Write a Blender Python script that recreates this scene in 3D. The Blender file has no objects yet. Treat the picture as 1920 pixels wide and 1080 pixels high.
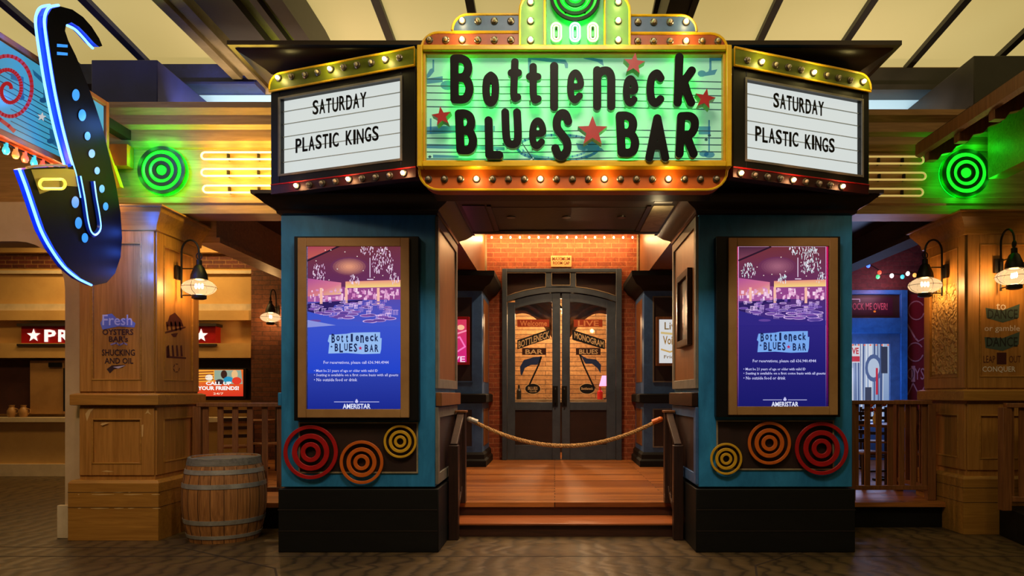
import bpy, bmesh, math, random
from mathutils import Vector, Matrix

scene = bpy.context.scene
COL = scene.collection
PI = math.pi
RND = random.Random(11)

# ------------------------------------------------------------------ camera
F, CX, HY, EYE = 1333.0, 1040.0, 738.0, 1.5       # focal length and vanishing point of the photo, eye height
cam_d = bpy.data.cameras.new('camera')
cam_d.sensor_width = 36.0
cam_d.lens = F / 1920 * 36
cam_d.shift_x = -(CX - 960) / 1920
cam_d.shift_y = (HY - 540) / 1920
cam_d.clip_start = 0.05
cam = bpy.data.objects.new('camera', cam_d)
cam.location = (0, 0, EYE)
cam.rotation_euler = (PI / 2, 0, 0)
COL.objects.link(cam)
scene.camera = cam

# ------------------------------------------------------------------ view, world, large lights
scene.view_settings.view_transform = 'Standard'
scene.view_settings.look = 'None'
scene.view_settings.exposure = 0.0
scene.view_settings.gamma = 1.0
w = bpy.data.worlds.new('world')
scene.world = w
w.use_nodes = True
w.node_tree.nodes['Background'].inputs[0].default_value = (1.0, 0.72, 0.42, 1)
w.node_tree.nodes['Background'].inputs[1].default_value = 0.03


def area(name, loc, target, size, power, color, spread=PI):
    d = bpy.data.lights.new(name, 'AREA')
    d.shape = 'RECTANGLE'
    d.size, d.size_y = size
    d.energy = power
    d.color = color
    d.spread = spread
    o = bpy.data.objects.new(name, d)
    o.location = loc
    o.rotation_euler = (Vector(target) - Vector(loc)).to_track_quat('-Z', 'Y').to_euler()
    COL.objects.link(o)
    return o


# added fill lights for the fronts, placed as unseen concourse downlights
area('fill_downlight', (-3.8, 2.6, 5.6), (-4.4, 7.4, 1.2), (0.8, 0.8), 34, (1.0, 0.72, 0.42), 1.5)
area('fill_downlight', (3.8, 2.6, 5.6), (4.4, 7.4, 1.8), (0.8, 0.8), 4, (1.0, 0.72, 0.42), 1.5)
area('fill_downlight', (0.1, 3.2, 5.9), (0.1, 6.8, 1.6), (1.4, 0.8), 34, (1.0, 0.84, 0.64), 1.6)


# ------------------------------------------------------------------ helpers
def X_(px, z): return (px - CX) * z / F
def Z_(py, z): return EYE - (py - HY) * z / F
def P(px, py, z): return Vector((X_(px, z), z, Z_(py, z)))


def lin(r, g, b):
    def f(v):
        v /= 255.0
        return v / 12.92 if v <= 0.04045 else ((v + 0.055) / 1.055) ** 2.4
    return (f(r), f(g), f(b), 1.0)


MATS = {}


def _new(name):
    m = bpy.data.materials.new(name)
    m.use_nodes = True
    nt = m.node_tree
    nt.nodes.clear()
    out = nt.nodes.new('ShaderNodeOutputMaterial')
    b = nt.nodes.new('ShaderNodeBsdfPrincipled')
    nt.links.new(b.outputs[0], out.inputs[0])
    MATS[name] = m
    return m, nt, b, out


def _coords(nt, kind='Object'):
    t = nt.nodes.new('ShaderNodeTexCoord')
    return t.outputs[kind]


def _wall_uv(nt):
    t = nt.nodes.new('ShaderNodeNewGeometry')
    s = nt.nodes.new('ShaderNodeSeparateXYZ')
    nt.links.new(t.outputs['Position'], s.inputs[0])
    a = nt.nodes.new('ShaderNodeMath'); a.operation = 'ADD'
    nt.links.new(s.outputs[0], a.inputs[0]); nt.links.new(s.outputs[1], a.inputs[1])
    c = nt.nodes.new('ShaderNodeCombineXYZ')
    nt.links.new(a.outputs[0], c.inputs[0]); nt.links.new(s.outputs[2], c.inputs[1])
    return c.outputs[0]


def _ramp(nt, fac, stops):
    r = nt.nodes.new('ShaderNodeValToRGB')
    e = r.color_ramp.elements
    while len(e) < len(stops):
        e.new(0.5)
    for k, (p, c) in enumerate(stops):
        e[k].position = p
        e[k].color = c
    nt.links.new(fac, r.inputs[0])
    return r.outputs[0]


def _noise(nt, vec, scale, detail=4, rough=0.6, dist=0.0, stretch=None):
    if stretch:
        mp = nt.nodes.new('ShaderNodeMapping')
        mp.inputs['Scale'].default_value = stretch
        nt.links.new(vec, mp.inputs[0])
        vec = mp.outputs[0]
    n = nt.nodes.new('ShaderNodeTexNoise')
    n.inputs['Scale'].default_value = scale
    n.inputs['Detail'].default_value = detail
    n.inputs['Roughness'].default_value = rough
    n.inputs['Distortion'].default_value = dist
    nt.links.new(vec, n.inputs['Vector'])
    return n.outputs['Fac']


def _bump(nt, b, height, strength, dist=0.02):
    bp = nt.nodes.new('ShaderNodeBump')
    bp.inputs['Strength'].default_value = strength
    bp.inputs['Distance'].default_value = dist
    nt.links.new(height, bp.inputs['Height'])
    nt.links.new(bp.outputs[0], b.inputs['Normal'])


def paint(name, c1, c2=None, rough=0.5, metal=0.0, scale=6, stretch=None, bump=0.15, flecks=None, spec=0.5, coat=0.0):
    """painted / plain surface with mottling and optional worn flecks"""
    m, nt, b, out = _new(name)
    b.inputs['Roughness'].default_value = rough
    b.inputs['Metallic'].default_value = metal
    b.inputs['Specular IOR Level'].default_value = spec
    b.inputs['Coat Weight'].default_value = coat
    v = _coords(nt)
    n = _noise(nt, v, scale, 5, 0.65, 0.4, stretch)
    if c2 is None:
        c2 = tuple(x * 0.72 for x in c1[:3]) + (1,)
    col = _ramp(nt, n, [(0.3, c2), (0.7, c1)])
    if flecks:
        fc, amt, fst = flecks
        n2 = _noise(nt, v, 9, 6, 0.75, 1.0, fst)
        k = _ramp(nt, n2, [(amt, (0, 0, 0, 1)), (amt + 0.025, (1, 1, 1, 1))])
        mx = nt.nodes.new('ShaderNodeMixRGB')
        nt.links.new(k, mx.inputs[0]); nt.links.new(col, mx.inputs[1])
        mx.inputs[2].default_value = fc
        col = mx.outputs[0]
    nt.links.new(col, b.inputs['Base Color'])
    if bump:
        _bump(nt, b, n, bump)
    return m


def wood(name, c1, c2, grain='z', rough=0.45, scale=3.0, bump=0.2, spec=0.5, coat=0.0):
    st = {'x': (0.55, 9, 9), 'y': (9, 0.55, 9), 'z': (9, 9, 0.55)}[grain]
    m, nt, b, out = _new(name)
    b.inputs['Roughness'].default_value = rough
    b.inputs['Specular IOR Level'].default_value = spec
    b.inputs['Coat Weight'].default_value = coat
    v = _coords(nt)
    n = _noise(nt, v, scale, 6, 0.6, 1.4, st)
    nt.links.new(_ramp(nt, n, [(0.28, c2), (0.5, tuple((p + q) / 2 for p, q in zip(c1, c2))), (0.72, c1)]), b.inputs['Base Color'])
    _bump(nt, b, n, bump, 0.01)
    return m


def brick(name, c1, c2, mortar, bw=0.22, bh=0.075, ms=0.008, rough=0.7, planks=None):
    m, nt, b, out = _new(name)
    b.inputs['Roughness'].default_value = rough
    t = nt.nodes.new('ShaderNodeTexBrick')
    if planks == 'floor':
        g = nt.nodes.new('ShaderNodeNewGeometry')
        vec = g.outputs['Position']
    else:
        vec = _wall_uv(nt)
    nt.links.new(vec, t.inputs['Vector'])
    t.inputs['Color1'].default_value = c1
    t.inputs['Color2'].default_value = c2
    t.inputs['Mortar'].default_value = mortar
    t.inputs['Scale'].default_value = 1.0
    t.inputs['Mortar Size'].default_value = ms
    t.inputs['Mortar Smooth'].default_value = 0.3
    t.inputs['Bias'].default_value = 0.0
    t.inputs['Brick Width'].default_value = bw
    t.inputs['Row Height'].default_value = bh
    n = _noise(nt, vec, 3.0 if planks else 14, 5, 0.65, 0.8, (0.6, 14, 14) if planks else None)
    mx = nt.nodes.new('ShaderNodeMixRGB'); mx.blend_type = 'MULTIPLY'
    mx.inputs[0].default_value = 1.0
    nt.links.new(t.outputs['Color'], mx.inputs[1])
    nt.links.new(_ramp(nt, n, [(0.25, (0.45, 0.42, 0.4, 1)), (0.75, (1.15, 1.1, 1.05, 1))]), mx.inputs[2])
    nt.links.new(mx.outputs[0], b.inputs['Base Color'])
    inv = nt.nodes.new('ShaderNodeMath'); inv.operation = 'SUBTRACT'
    inv.inputs[0].default_value = 1.0
    nt.links.new(t.outputs['Fac'], inv.inputs[1])
    _bump(nt, b, inv.outputs[0], 0.5, 0.008)
    return m


def glow(name, color, strength, base=None, sample=True):
    m, nt, b, out = _new(name)
    b.inputs['Base Color'].default_value = base or color
    b.inputs['Roughness'].default_value = 0.3
    b.inputs['Emission Color'].default_value = color
    b.inputs['Emission Strength'].default_value = strength
    if not sample:
        m.cycles.emission_sampling = 'NONE'
    return m


def vcol(name, strength=None, rough=0.4, base=(0.01, 0.01, 0.012, 1)):
    """colours come from the mesh colour attribute: printed (strength None) or shown on a lit display"""
    m, nt, b, out = _new(name)
    a = nt.nodes.new('ShaderNodeAttribute')
    a.attribute_name = 'Col'
    b.inputs['Roughness'].default_value = rough
    if strength is None:
        nt.links.new(a.outputs['Color'], b.inputs['Base Color'])
    else:
        b.inputs['Base Color'].default_value = base or (0, 0, 0, 1)
        if base is None:
            nt.links.new(a.outputs['Color'], b.inputs['Base Color'])
        nt.links.new(a.outputs['Color'], b.inputs['Emission Color'])
        b.inputs['Emission Strength'].default_value = strength
    return m


def glass(name, tint=(1, 1, 1, 1), clear=0.9, emit=None):
    m, nt, b, out = _new(name)
    nt.nodes.remove(b)
    tr = nt.nodes.new('ShaderNodeBsdfTransparent'); tr.inputs[0].default_value = tint
    gl = nt.nodes.new('ShaderNodeBsdfGlossy'); gl.inputs['Roughness'].default_value = 0.03
    mx = nt.nodes.new('ShaderNodeMixShader'); mx.inputs[0].default_value = 1 - clear
    nt.links.new(tr.outputs[0], mx.inputs[1])
    if emit:
        em = nt.nodes.new('ShaderNodeEmission'); em.inputs[0].default_value = emit[0]; em.inputs[1].default_value = emit[1]
        nt.links.new(em.outputs[0], mx.inputs[2])
        m.cycles.emission_sampling = 'NONE'
    else:
        nt.links.new(gl.outputs[0], mx.inputs[2])
    nt.links.new(mx.outputs[0], out.inputs[0])
    return m


ORIGIN = {}
FLAGS = {}


class MB:
    def __init__(s):
        s.v, s.f, s.m, s.c = [], [], [], []

    def add(s, vs, fs, m=0, col=None):
        o = len(s.v)
        s.v.extend(Vector(p) for p in vs)
        for f in fs:
            s.f.append([i + o for i in f])
            s.m.append(m)
            s.c.append(col)
        return s

    def box(s, x0, x1, y0, y1, z0, z1, m=0):
        x0, x1 = min(x0, x1), max(x0, x1)
        y0, y1 = min(y0, y1), max(y0, y1)
        z0, z1 = min(z0, z1), max(z0, z1)
        return s.add([(x0, y0, z0), (x1, y0, z0), (x1, y1, z0), (x0, y1, z0), (x0, y0, z1), (x1, y0, z1), (x1, y1, z1), (x0, y1, z1)],
                     [(0, 3, 2, 1), (4, 5, 6, 7), (0, 1, 5, 4), (1, 2, 6, 5), (2, 3, 7, 6), (3, 0, 4, 7)], m)

    def prism(s, pts, a, b, axis='y', m=0, mside=None):
        k = {'y': lambda p, d: (p[0], d, p[1]), 'x': lambda p, d: (d, p[0], p[1]), 'z': lambda p, d: (p[0], p[1], d)}[axis]
        n = len(pts)
        s.add([k(p, a) for p in pts] + [k(p, b) for p in pts], [list(range(n)), list(range(2 * n - 1, n - 1, -1))], m)
        o = len(s.v) - 2 * n
        for i in range(n):
            j = (i + 1) % n
            s.f.append([o + i, o + j, o + n + j, o + n + i]); s.m.append(m if mside is None else mside); s.c.append(None)
        return s

    def beam(s, p, q, w, h, m=0):
        """square bar from p to q"""
        p, q = Vector(p), Vector(q)
        d = (q - p).normalized()
        up = Vector((0, 0, 1)) if abs(d.z) < 0.9 else Vector((0, 1, 0))
        sx = d.cross(up).normalized() * (w / 2)
        sy = sx.cross(d).normalized() * (h / 2)
        vs = [e + a * sx + b * sy for e in (p, q) for a, b in ((-1, -1), (1, -1), (1, 1), (-1, 1))]
        return s.add(vs, [(0, 1, 2, 3), (7, 6, 5, 4), (0, 4, 5, 1), (1, 5, 6, 2), (2, 6, 7, 3), (3, 7, 4, 0)], m)

    def tube(s, path, r, n=8, closed=False, m=0):
        path = [Vector(p) for p in path]
        N = len(path)
        rings = []
        prev = None
        for i, p in enumerate(path):
            a = path[(i - 1) % N] if (closed or i > 0) else p
            b = path[(i + 1) % N] if (closed or i < N - 1) else p
            d = (b - a).normalized()
            if prev is None:
                u = d.orthogonal().normalized()
            else:
                u = (prev - d * prev.dot(d)).normalized()
            prev = u
            v = d.cross(u)
            rr = r[i] if isinstance(r, (list, tuple)) else r
            rings.append([p + (u * math.cos(2 * PI * k / n) + v * math.sin(2 * PI * k / n)) * rr for k in range(n)])
        vs = [q for ring in rings for q in ring]
        fs = []
        for i in range(N if closed else N - 1):
            j = (i + 1) % N
            for k in range(n):
                fs.append((i * n + k, i * n + (k + 1) % n, j * n + (k + 1) % n, j * n + k))
        if not closed:
            fs.append(list(range(n - 1, -1, -1)))
            fs.append([(N - 1) * n + k for k in range(n)])
        return s.add(vs, fs, m)

    def lathe(s, prof, c=(0, 0, 0), n=24, axis='z', m=0, capped=True):
        c = Vector(c)
        vs, fs = [], []
        for r, h in prof:
            for k in range(n):
                a, b = r * math.cos(2 * PI * k / n), r * math.sin(2 * PI * k / n)
                vs.append(c + (Vector((a, b, h)) if axis == 'z' else Vector((a, h, b)) if axis == 'y' else Vector((h, a, b))))
        for i in range(len(prof) - 1):
            for k in range(n):
                fs.append((i * n + k, i * n + (k + 1) % n, (i + 1) * n + (k + 1) % n, (i + 1) * n + k))
        if capped:
            fs.append(list(range(n - 1, -1, -1)))
            fs.append([(len(prof) - 1) * n + k for k in range(n)])
        return s.add(vs, fs, m)

    def ball(s, c, rx, ry, rz, n=16, k=9, m=0):
        prof = [(math.sin(PI * i / k), -math.cos(PI * i / k)) for i in range(k + 1)]
        prof[0] = (0.02, -1); prof[-1] = (0.02, 1)
        t = MB().lathe(prof, n=n)
        return s.add([Vector((p.x * rx, p.y * ry, p.z * rz)) + Vector(c) for p in t.v], t.f, m)

    def ring(s, cx, cz, r0, r1, y0, y1, n=48, m=0):
        vs, fs = [], []
        for k in range(n):
            a, b = math.cos(2 * PI * k / n), math.sin(2 * PI * k / n)
            for r, y in ((r0, y0), (r1, y0), (r1, y1), (r0, y1)):
                vs.append((cx + a * r, y, cz + b * r))
        for k in range(n):
            j = (k + 1) % n
            for q in range(4):
                fs.append((k * 4 + q, k * 4 + (q + 1) % 4, j * 4 + (q + 1) % 4, j * 4 + q))
        return s.add(vs, fs, m)

    def frame(s, x0, x1, z0, z1, wd, y0, y1, m=0):
        s.box(x0, x0 + wd, y0, y1, z0, z1, m); s.box(x1 - wd, x1, y0, y1, z0, z1, m)
        s.box(x0 + wd, x1 - wd, y0, y1, z0, z0 + wd, m); return s.box(x0 + wd, x1 - wd, y0, y1, z1 - wd, z1, m)

    def xframe(s, y0, y1, z0, z1, wd, x0, x1, m=0):
        s.box(x0, x1, y0, y0 + wd, z0, z1, m); s.box(x0, x1, y1 - wd, y1, z0, z1, m)
        s.box(x0, x1, y0 + wd, y1 - wd, z0, z0 + wd, m); return s.box(x0, x1, y0 + wd, y1 - wd, z1 - wd, z1, m)

    def crown(s, x0, x1, y0, y1, prof, m=0):
        """moulding carried round a rectangle with mitred corners; prof = (offset, height)"""
        vs, fs = [], []
        for o, h in prof:
            vs += [(x0 - o, y0 - o, h), (x1 + o, y0 - o, h), (x1 + o, y1 + o, h), (x0 - o, y1 + o, h)]
        for i in range(len(prof) - 1):
            for k in range(4):
                fs.append((i * 4 + k, i * 4 + (k + 1) % 4, (i + 1) * 4 + (k + 1) % 4, (i + 1) * 4 + k))
        fs.append((3, 2, 1, 0))
        e = (len(prof) - 1) * 4
        fs.append((e, e + 1, e + 2, e + 3))
        return s.add(vs, fs, m)

    def build(s, name, mats, parent=None, bevel=0.0, smooth=True, local=False, fix=True, label=None):
        if not isinstance(mats, (list, tuple)):
            mats = [mats]
        off = Vector((0, 0, 0))
        if parent is not None and not local:
            off = ORIGIN.get(parent, Vector((0, 0, 0)))
        me = bpy.data.meshes.new(name)
        me.from_pydata([tuple(p - off) for p in s.v], [], s.f)
        for mt in mats:
            me.materials.append(mt)
        for i, p in enumerate(me.polygons):
            p.material_index = s.m[i]
        if any(c is not None for c in s.c):
            at = me.color_attributes.new('Col', 'FLOAT_COLOR', 'CORNER')
            for i, p in enumerate(me.polygons):
                cc = s.c[i] or (1, 1, 1, 1)
                for q, li in enumerate(p.loop_indices):
                    at.data[li].color = cc[q] if isinstance(cc, list) else cc
        if fix:
            bm = bmesh.new(); bm.from_mesh(me)
            bmesh.ops.recalc_face_normals(bm, faces=bm.faces)
            bm.to_mesh(me); bm.free()
        if smooth:
            me.polygons.foreach_set('use_smooth', [True] * len(me.polygons))
            me.set_sharp_from_angle(angle=math.radians(32))
        o = bpy.data.objects.new(name, me)
        COL.objects.link(o)
        if bevel:
            b = o.modifiers.new('bevel', 'BEVEL')
            b.width = bevel; b.segments = 2; b.limit_method = 'ANGLE'; b.angle_limit = math.radians(40)
        if parent is not None:
            o.parent = parent
            ORIGIN[o] = ORIGIN.get(parent, Vector((0, 0, 0)))
        if label:
            o['label'] = label
        return o


def thing(name, label, cat, loc=(0, 0, 0), rz=0.0, group=None):
    o = bpy.data.objects.new(name, None)
    COL.objects.link(o)
    o.empty_display_size = 0.1
    o.location = loc
    o.rotation_euler = (0, 0, rz)
    ORIGIN[o] = Vector(loc)
    o['label'] = label; o['category'] = cat
    if group:
        o['group'] = group
    return o


def tag(o, label, cat, group=None):
    o['label'] = label; o['category'] = cat
    if group:
        o['group'] = group
    return o


def struct(o):
    o['kind'] = 'structure'
    return o


def lamp(loc, power, color, radius=0.03, parent=None, name='bulb_light'):
    d = bpy.data.lights.new(name, 'POINT')
    d.energy = power; d.color = color; d.shadow_soft_size = radius
    o = bpy.data.objects.new(name, d)
    COL.objects.link(o)
    o.location = Vector(loc) - (ORIGIN.get(parent, Vector((0, 0, 0))) if parent else Vector((0, 0, 0)))
    if parent:
        o.parent = parent
    return o


_TXT = {}


def glyphs(s, offset=0.0, extrude=0.0, res=4):
    """filled text outline, scaled to the unit square: (verts, faces)"""
    key = (s, offset, extrude)
    if key in _TXT:
        return _TXT[key]
    cu = bpy.data.curves.new('t', 'FONT')
    cu.body = s; cu.size = 1.0; cu.offset = offset; cu.extrude = extrude; cu.resolution_u = res
    ob = bpy.data.objects.new('t', cu)
    COL.objects.link(ob)
    dg = bpy.context.evaluated_depsgraph_get()
    me = bpy.data.meshes.new_from_object(ob.evaluated_get(dg))
    vs = [v.co.copy() for v in me.vertices]
    fs = [list(p.vertices) for p in me.polygons]
    bpy.data.objects.remove(ob); bpy.data.curves.remove(cu); bpy.data.meshes.remove(me)
    x0 = min(v.x for v in vs); x1 = max(v.x for v in vs); y0 = min(v.y for v in vs); y1 = max(v.y for v in vs)
    vs = [Vector(((v.x - x0) / (x1 - x0), (v.y - y0) / (y1 - y0), 0 if not extrude else (1 if v.z > 0 else 0))) for v in vs]
    _TXT[key] = (vs, fs)
    return vs, fs


class Canvas(MB):
    """flat artwork in photo pixels on the plane at distance z (or any mapping fn(px, py, lift))"""
    def __init__(s, z=None, fn=None, lift=0.0008):
        super().__init__()
        s.lift = lift
        s.fn = fn or (lambda px, py, l: Vector((X_(px, z), z - l, Z_(py, z))))

    def poly(s, pts, col, layer=0):
        n = len(pts)
        return s.add([s.fn(p[0], p[1], layer * s.lift) for p in pts], [list(range(n))], 0, col)

    def rect(s, x0, y0, x1, y1, col, layer=0):
        return s.poly([(x0, y1), (x1, y1), (x1, y0), (x0, y0)], col, layer)

    def disc(s, x, y, rx, ry, col, layer=0, n=16):
        return s.poly([(x + rx * math.cos(2 * PI * k / n), y - ry * math.sin(2 * PI * k / n)) for k in range(n)], col, layer)

    def line(s, pts, wd, col, layer=0):
        for (xa, ya), (xb, yb) in zip(pts, pts[1:]):
            L = math.hypot(xb - xa, yb - ya) or 1
            nx, ny = -(yb - ya) / L * wd / 2, (xb - xa) / L * wd / 2
            ex, ey = (xb - xa) / L * wd * .25, (yb - ya) / L * wd * .25
            s.poly([(xa - nx - ex, ya - ny - ey), (xb - nx + ex, yb - ny + ey), (xb + nx + ex, yb + ny + ey), (xa + nx - ex, ya + ny - ey)], col, layer)
        return s

    def text(s, t, x0, y0, x1, y1, col, layer=0, offset=0.0, slant=0.0, res=2):
        vs, fs = glyphs(t, offset, 0.0, res)
        return s.add([s.fn(x0 + v.x * (x1 - x0), y1 - v.y * (y1 - y0) + slant * v.x, layer * s.lift) for v in vs], fs, 0, col)

    def star(s, x, y, r, col, layer=0, rot=0.0):
        return s.poly([(x + (r if k % 2 == 0 else r * .42) * math.sin(rot + PI * k / 5), y - (r if k % 2 == 0 else r * .42) * math.cos(rot + PI * k / 5)) for k in range(10)], col, layer)


def rounded(x0, x1, z0, z1, r, corners=(1, 1, 1, 1), n=6):
    """rounded rectangle; corners = bottom-left, bottom-right, top-right, top-left"""
    out = []
    for (cx, cz, a0), on in zip(((x0, z0, PI), (x1, z0, 1.5 * PI), (x1, z1, 0), (x0, z1, .5 * PI)), corners):
        if not on:
            out.append((cx, cz)); continue
        ox = cx + (r if cx == x0 else -r); oz = cz + (r if cz == z0 else -r)
        out += [(ox + r * math.cos(a0 + .5 * PI * k / n), oz + r * math.sin(a0 + .5 * PI * k / n)) for k in range(n + 1)]
    return out


# ------------------------------------------------------------------ materials
M = {}
M['blue'] = paint('blue_paint', lin(48, 144, 204), lin(24, 106, 158), 0.5, scale=5, stretch=(1, 1, .35), bump=0.1, flecks=(lin(14, 38, 56), 0.69, (1, 1, .3)))
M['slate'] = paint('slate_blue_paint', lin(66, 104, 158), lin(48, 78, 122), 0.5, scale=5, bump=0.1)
M['doorpaint'] = paint('door_paint', lin(72, 84, 98), lin(54, 64, 78), 0.45, scale=4, bump=0.05)
M['black'] = paint('black_board', lin(19, 17, 14), lin(10, 9, 8), 0.6, scale=4, stretch=(.3, 1, 1.5), bump=0.15, flecks=(lin(120, 105, 85), 0.79, (.5, 1, 9)), spec=0.25)
M['crown'] = paint('dark_crown', lin(48, 26, 16), lin(30, 16, 10), 0.32, scale=3, stretch=(.4, 1, 4), bump=0.05)
M['espresso'] = paint('espresso_panel', lin(52, 30, 24), lin(38, 22, 18), 0.5, scale=4, bump=0.05)
M['cream_trim'] = paint('cream_trim', lin(170, 152, 120), lin(120, 108, 84), 0.5, bump=0.05)
M['greytrim'] = paint('grey_trim', lin(128, 122, 112), lin(98, 94, 86), 0.5, bump=0.05)
M['sidewood'] = wood('brown_side_wood', lin(150, 96, 52), lin(96, 56, 28), 'z', 0.4)
M['pier'] = wood('golden_pier_wood', lin(192, 136, 66), lin(152, 102, 42), 'z', 0.42, 2.2, 0.08)
M['pierx'] = wood('golden_pier_board', lin(184, 132, 56), lin(146, 98, 36), 'x', 0.42, 2.2, 0.08)
M['ent'] = wood('entablature_wood', lin(180, 132, 80), lin(134, 94, 52), 'x', 0.45, 2.4, 0.1)
M['rail'] = wood('railing_wood', lin(150, 96, 52), lin(108, 64, 32), 'z', 0.45)
M['darkrail'] = wood('dark_stair_rail_wood', lin(58, 34, 24), lin(34, 20, 15), 'z', 0.4)
M['deck'] = brick('deck_planks', lin(196, 126, 62), lin(138, 80, 36), lin(50, 26, 14), 2.6, 0.12, 0.006, 0.33, planks='floor')
M['riser'] = wood('step_riser', lin(78, 42, 26), lin(50, 26, 16), 'x', 0.4)
M['nosing'] = wood('step_tread', lin(176, 98, 48), lin(128, 66, 30), 'x', 0.35)
M['brick'] = brick('orange_brick', lin(178, 92, 52), lin(150, 72, 40), lin(196, 130, 84), 0.27, 0.085, 0.006)
M['brickp'] = brick('dark_red_brick', lin(120, 60, 62), lin(92, 44, 52), lin(96, 66, 66), 0.24, 0.08, 0.006)
M['brickband'] = brick('band_brick', lin(110, 50, 34), lin(92, 40, 28), lin(150, 104, 60), 0.24, 0.075, 0.010)
M['cream'] = paint('cream_wall', lin(214, 172, 104), lin(198, 154, 90), 0.7, scale=2, bump=0.03)
M['archwall'] = paint('arch_wall_plaster', lin(206, 178, 140), lin(186, 158, 122), 0.7, scale=2, bump=0.05)
M['jamb'] = paint('cream_white_trim', lin(226, 206, 172), lin(206, 186, 152), 0.5, bump=0.03)
M['dark'] = paint('dark_recess', lin(46, 30, 22), lin(34, 22, 16), 0.7, bump=0.0)
M['navy'] = paint('duct_neon_tint', lin(44, 56, 150), lin(34, 44, 120), 0.5, scale=2, bump=0.03)  # blue neon spill put into the duct paint
M['beamd'] = paint('dark_steel_beam', lin(46, 40, 34), lin(32, 28, 24), 0.45, scale=3, bump=0.04)
M['beamtint'] = paint('beam_neon_tint', lin(40, 52, 130), lin(30, 40, 96), 0.45, bump=0.04)  # beam colour carries the same blue neon light
M['beamg'] = paint('olive_beam', lin(158, 136, 92), lin(116, 100, 62), 0.4, scale=3, bump=0.04)
M['iron'] = paint('black_iron', lin(30, 27, 25), lin(20, 18, 17), 0.45, metal=0.4, bump=0.05)
M['steel'] = paint('galvanised_hoop', lin(176, 172, 164), lin(136, 130, 122), 0.4, metal=0.25, scale=8, bump=0.1)
M['chrome'] = paint('socket_metal', lin(150, 140, 124), lin(110, 100, 86), 0.3, metal=0.9, bump=0)
M['bulbdead'] = paint('unlit_bulb_glass', lin(196, 184, 160), lin(150, 140, 120), 0.12, bump=0, coat=0.6)
M['bulblit'] = glow('lit_bulb', (1.0, 0.78, 0.40, 1), 9.0, sample=False)
M['yellow'] = paint('yellow_enamel', lin(246, 198, 30), lin(226, 172, 22), 0.35, bump=0.02)
M['orange'] = paint('orange_enamel', lin(204, 98, 16), lin(184, 82, 12), 0.4, bump=0.02)
M['rust'] = paint('rust_enamel', lin(176, 84, 26), lin(150, 68, 20), 0.4, bump=0.02)
M['steelblue'] = paint('steel_blue_enamel', lin(74, 106, 142), lin(56, 86, 120), 0.4, bump=0.02)
M['lime'] = paint('lime_enamel', lin(92, 146, 22), lin(74, 122, 16), 0.4, bump=0.02)
M['olive'] = paint('olive_enamel', lin(112, 122, 22), lin(92, 102, 16), 0.4, bump=0.02)
M['redpaint'] = paint('red_enamel', lin(190, 22, 24), lin(160, 16, 18), 0.4, bump=0.02)
M['ringorange'] = paint('ring_orange', lin(222, 108, 28), lin(200, 92, 20), 0.4, bump=0.02)
M['ringyellow'] = paint('ring_yellow', lin(228, 176, 40), lin(206, 154, 28), 0.4, bump=0.02)
M['letter'] = paint('black_letter', lin(17, 13, 11), lin(11, 9, 8), 0.45, bump=0.0, spec=0.12)
M['letteredge'] = paint('letter_return', lin(120, 130, 110), lin(90, 100, 80), 0.3, bump=0.0)
M['staredge'] = paint('star_return', lin(170, 176, 40), lin(140, 146, 30), 0.3, bump=0.0)
M['marqframe'] = paint('marquee_frame', lin(17, 15, 13), lin(11, 10, 9), 0.45, bump=0.02, spec=.3)
M['marqred'] = paint('marquee_red', lin(64, 10, 12), lin(44, 8, 8), 0.4, bump=0.02)
M['tan'] = paint('tan_bezel', lin(178, 134, 82), lin(156, 114, 66), 0.45, scale=3, bump=0.02)
M['print'] = vcol('printed_art')
M['screen'] = vcol('display_image', 0.95, 0.15)
M['signart'] = vcol('backlit_sign_art', 0.40, 0.5, None)
M['doorart'] = vcol('lit_window_art', 0.8, 0.3)
M['bladeart'] = vcol('lit_blade_art', 0.62, 0.35)
M['green'] = glow('green_neon', (0.012, 1.0, 0.02, 1), 1.25)
M['greensoft'] = glow('green_neon_soft', (0.0, 1.0, 0.03, 1), 2.5)
M['halo'] = glow('letter_halo_tube', (0.0, 1.0, 0.04, 1), 8.0)
M['halosoft'] = glow('letter_halo_tube_dim', (0.0, 1.0, 0.08, 1), 3.0)
M['neonyellow'] = glow('yellow_neon', (1.0, 0.74, 0.2, 1), 3.2)
M['neonoff'] = paint('yellow_ceramic', lin(232, 198, 106), lin(214, 178, 84), 0.2, bump=0, coat=0.5)
M['neondim'] = glow('dim_yellow_neon', (1.0, 0.70, 0.22, 1), 0.42)
M['neonblue'] = glow('blue_neon', (0.16, 0.42, 1.0, 1), 2.6)
M['neonwhite'] = glow('white_neon', (0.62, 0.9, 1.0, 1), 1.4)
M['neonwarm'] = glow('warm_neon', (1.0, 0.84, 0.5, 1), 1.4)
M['saxblack'] = paint('sax_black', lin(10, 11, 22), lin(6, 7, 14), 0.5, bump=0.0, spec=0.04)
M['saxblue'] = paint('sax_blue_return', lin(24, 80, 235), lin(16, 60, 205), 0.3, bump=0.0)
M['saxdot'] = glow('sax_key_light', (0.03, 0.30, 1.0, 1), 0.8)
M['filament'] = glow('filament', (1.0, 0.75, 0.45, 1), 18.0, sample=False)
M['lampglass'] = glass('lantern_glass', (1.0, 0.95, 0.88, 1), 0.72, ((1.0, 0.66, 0.34, 1), 1.9))
M['pane'] = glass('pane', (0.96, 0.98, 1, 1), 0.93)
M['rope'] = paint('rope_fibre', lin(206, 160, 98), lin(140, 100, 56), 0.8, scale=30, bump=0.4)
M['barrel'] = wood('barrel_oak', lin(196, 134, 74), lin(116, 70, 34), 'z', 0.5, 2.6, 0.4)
M['barrelhead'] = wood('weathered_barrel_end', lin(132, 126, 116), lin(84, 80, 74), 'x', 0.7, 3, 0.3)
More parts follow.
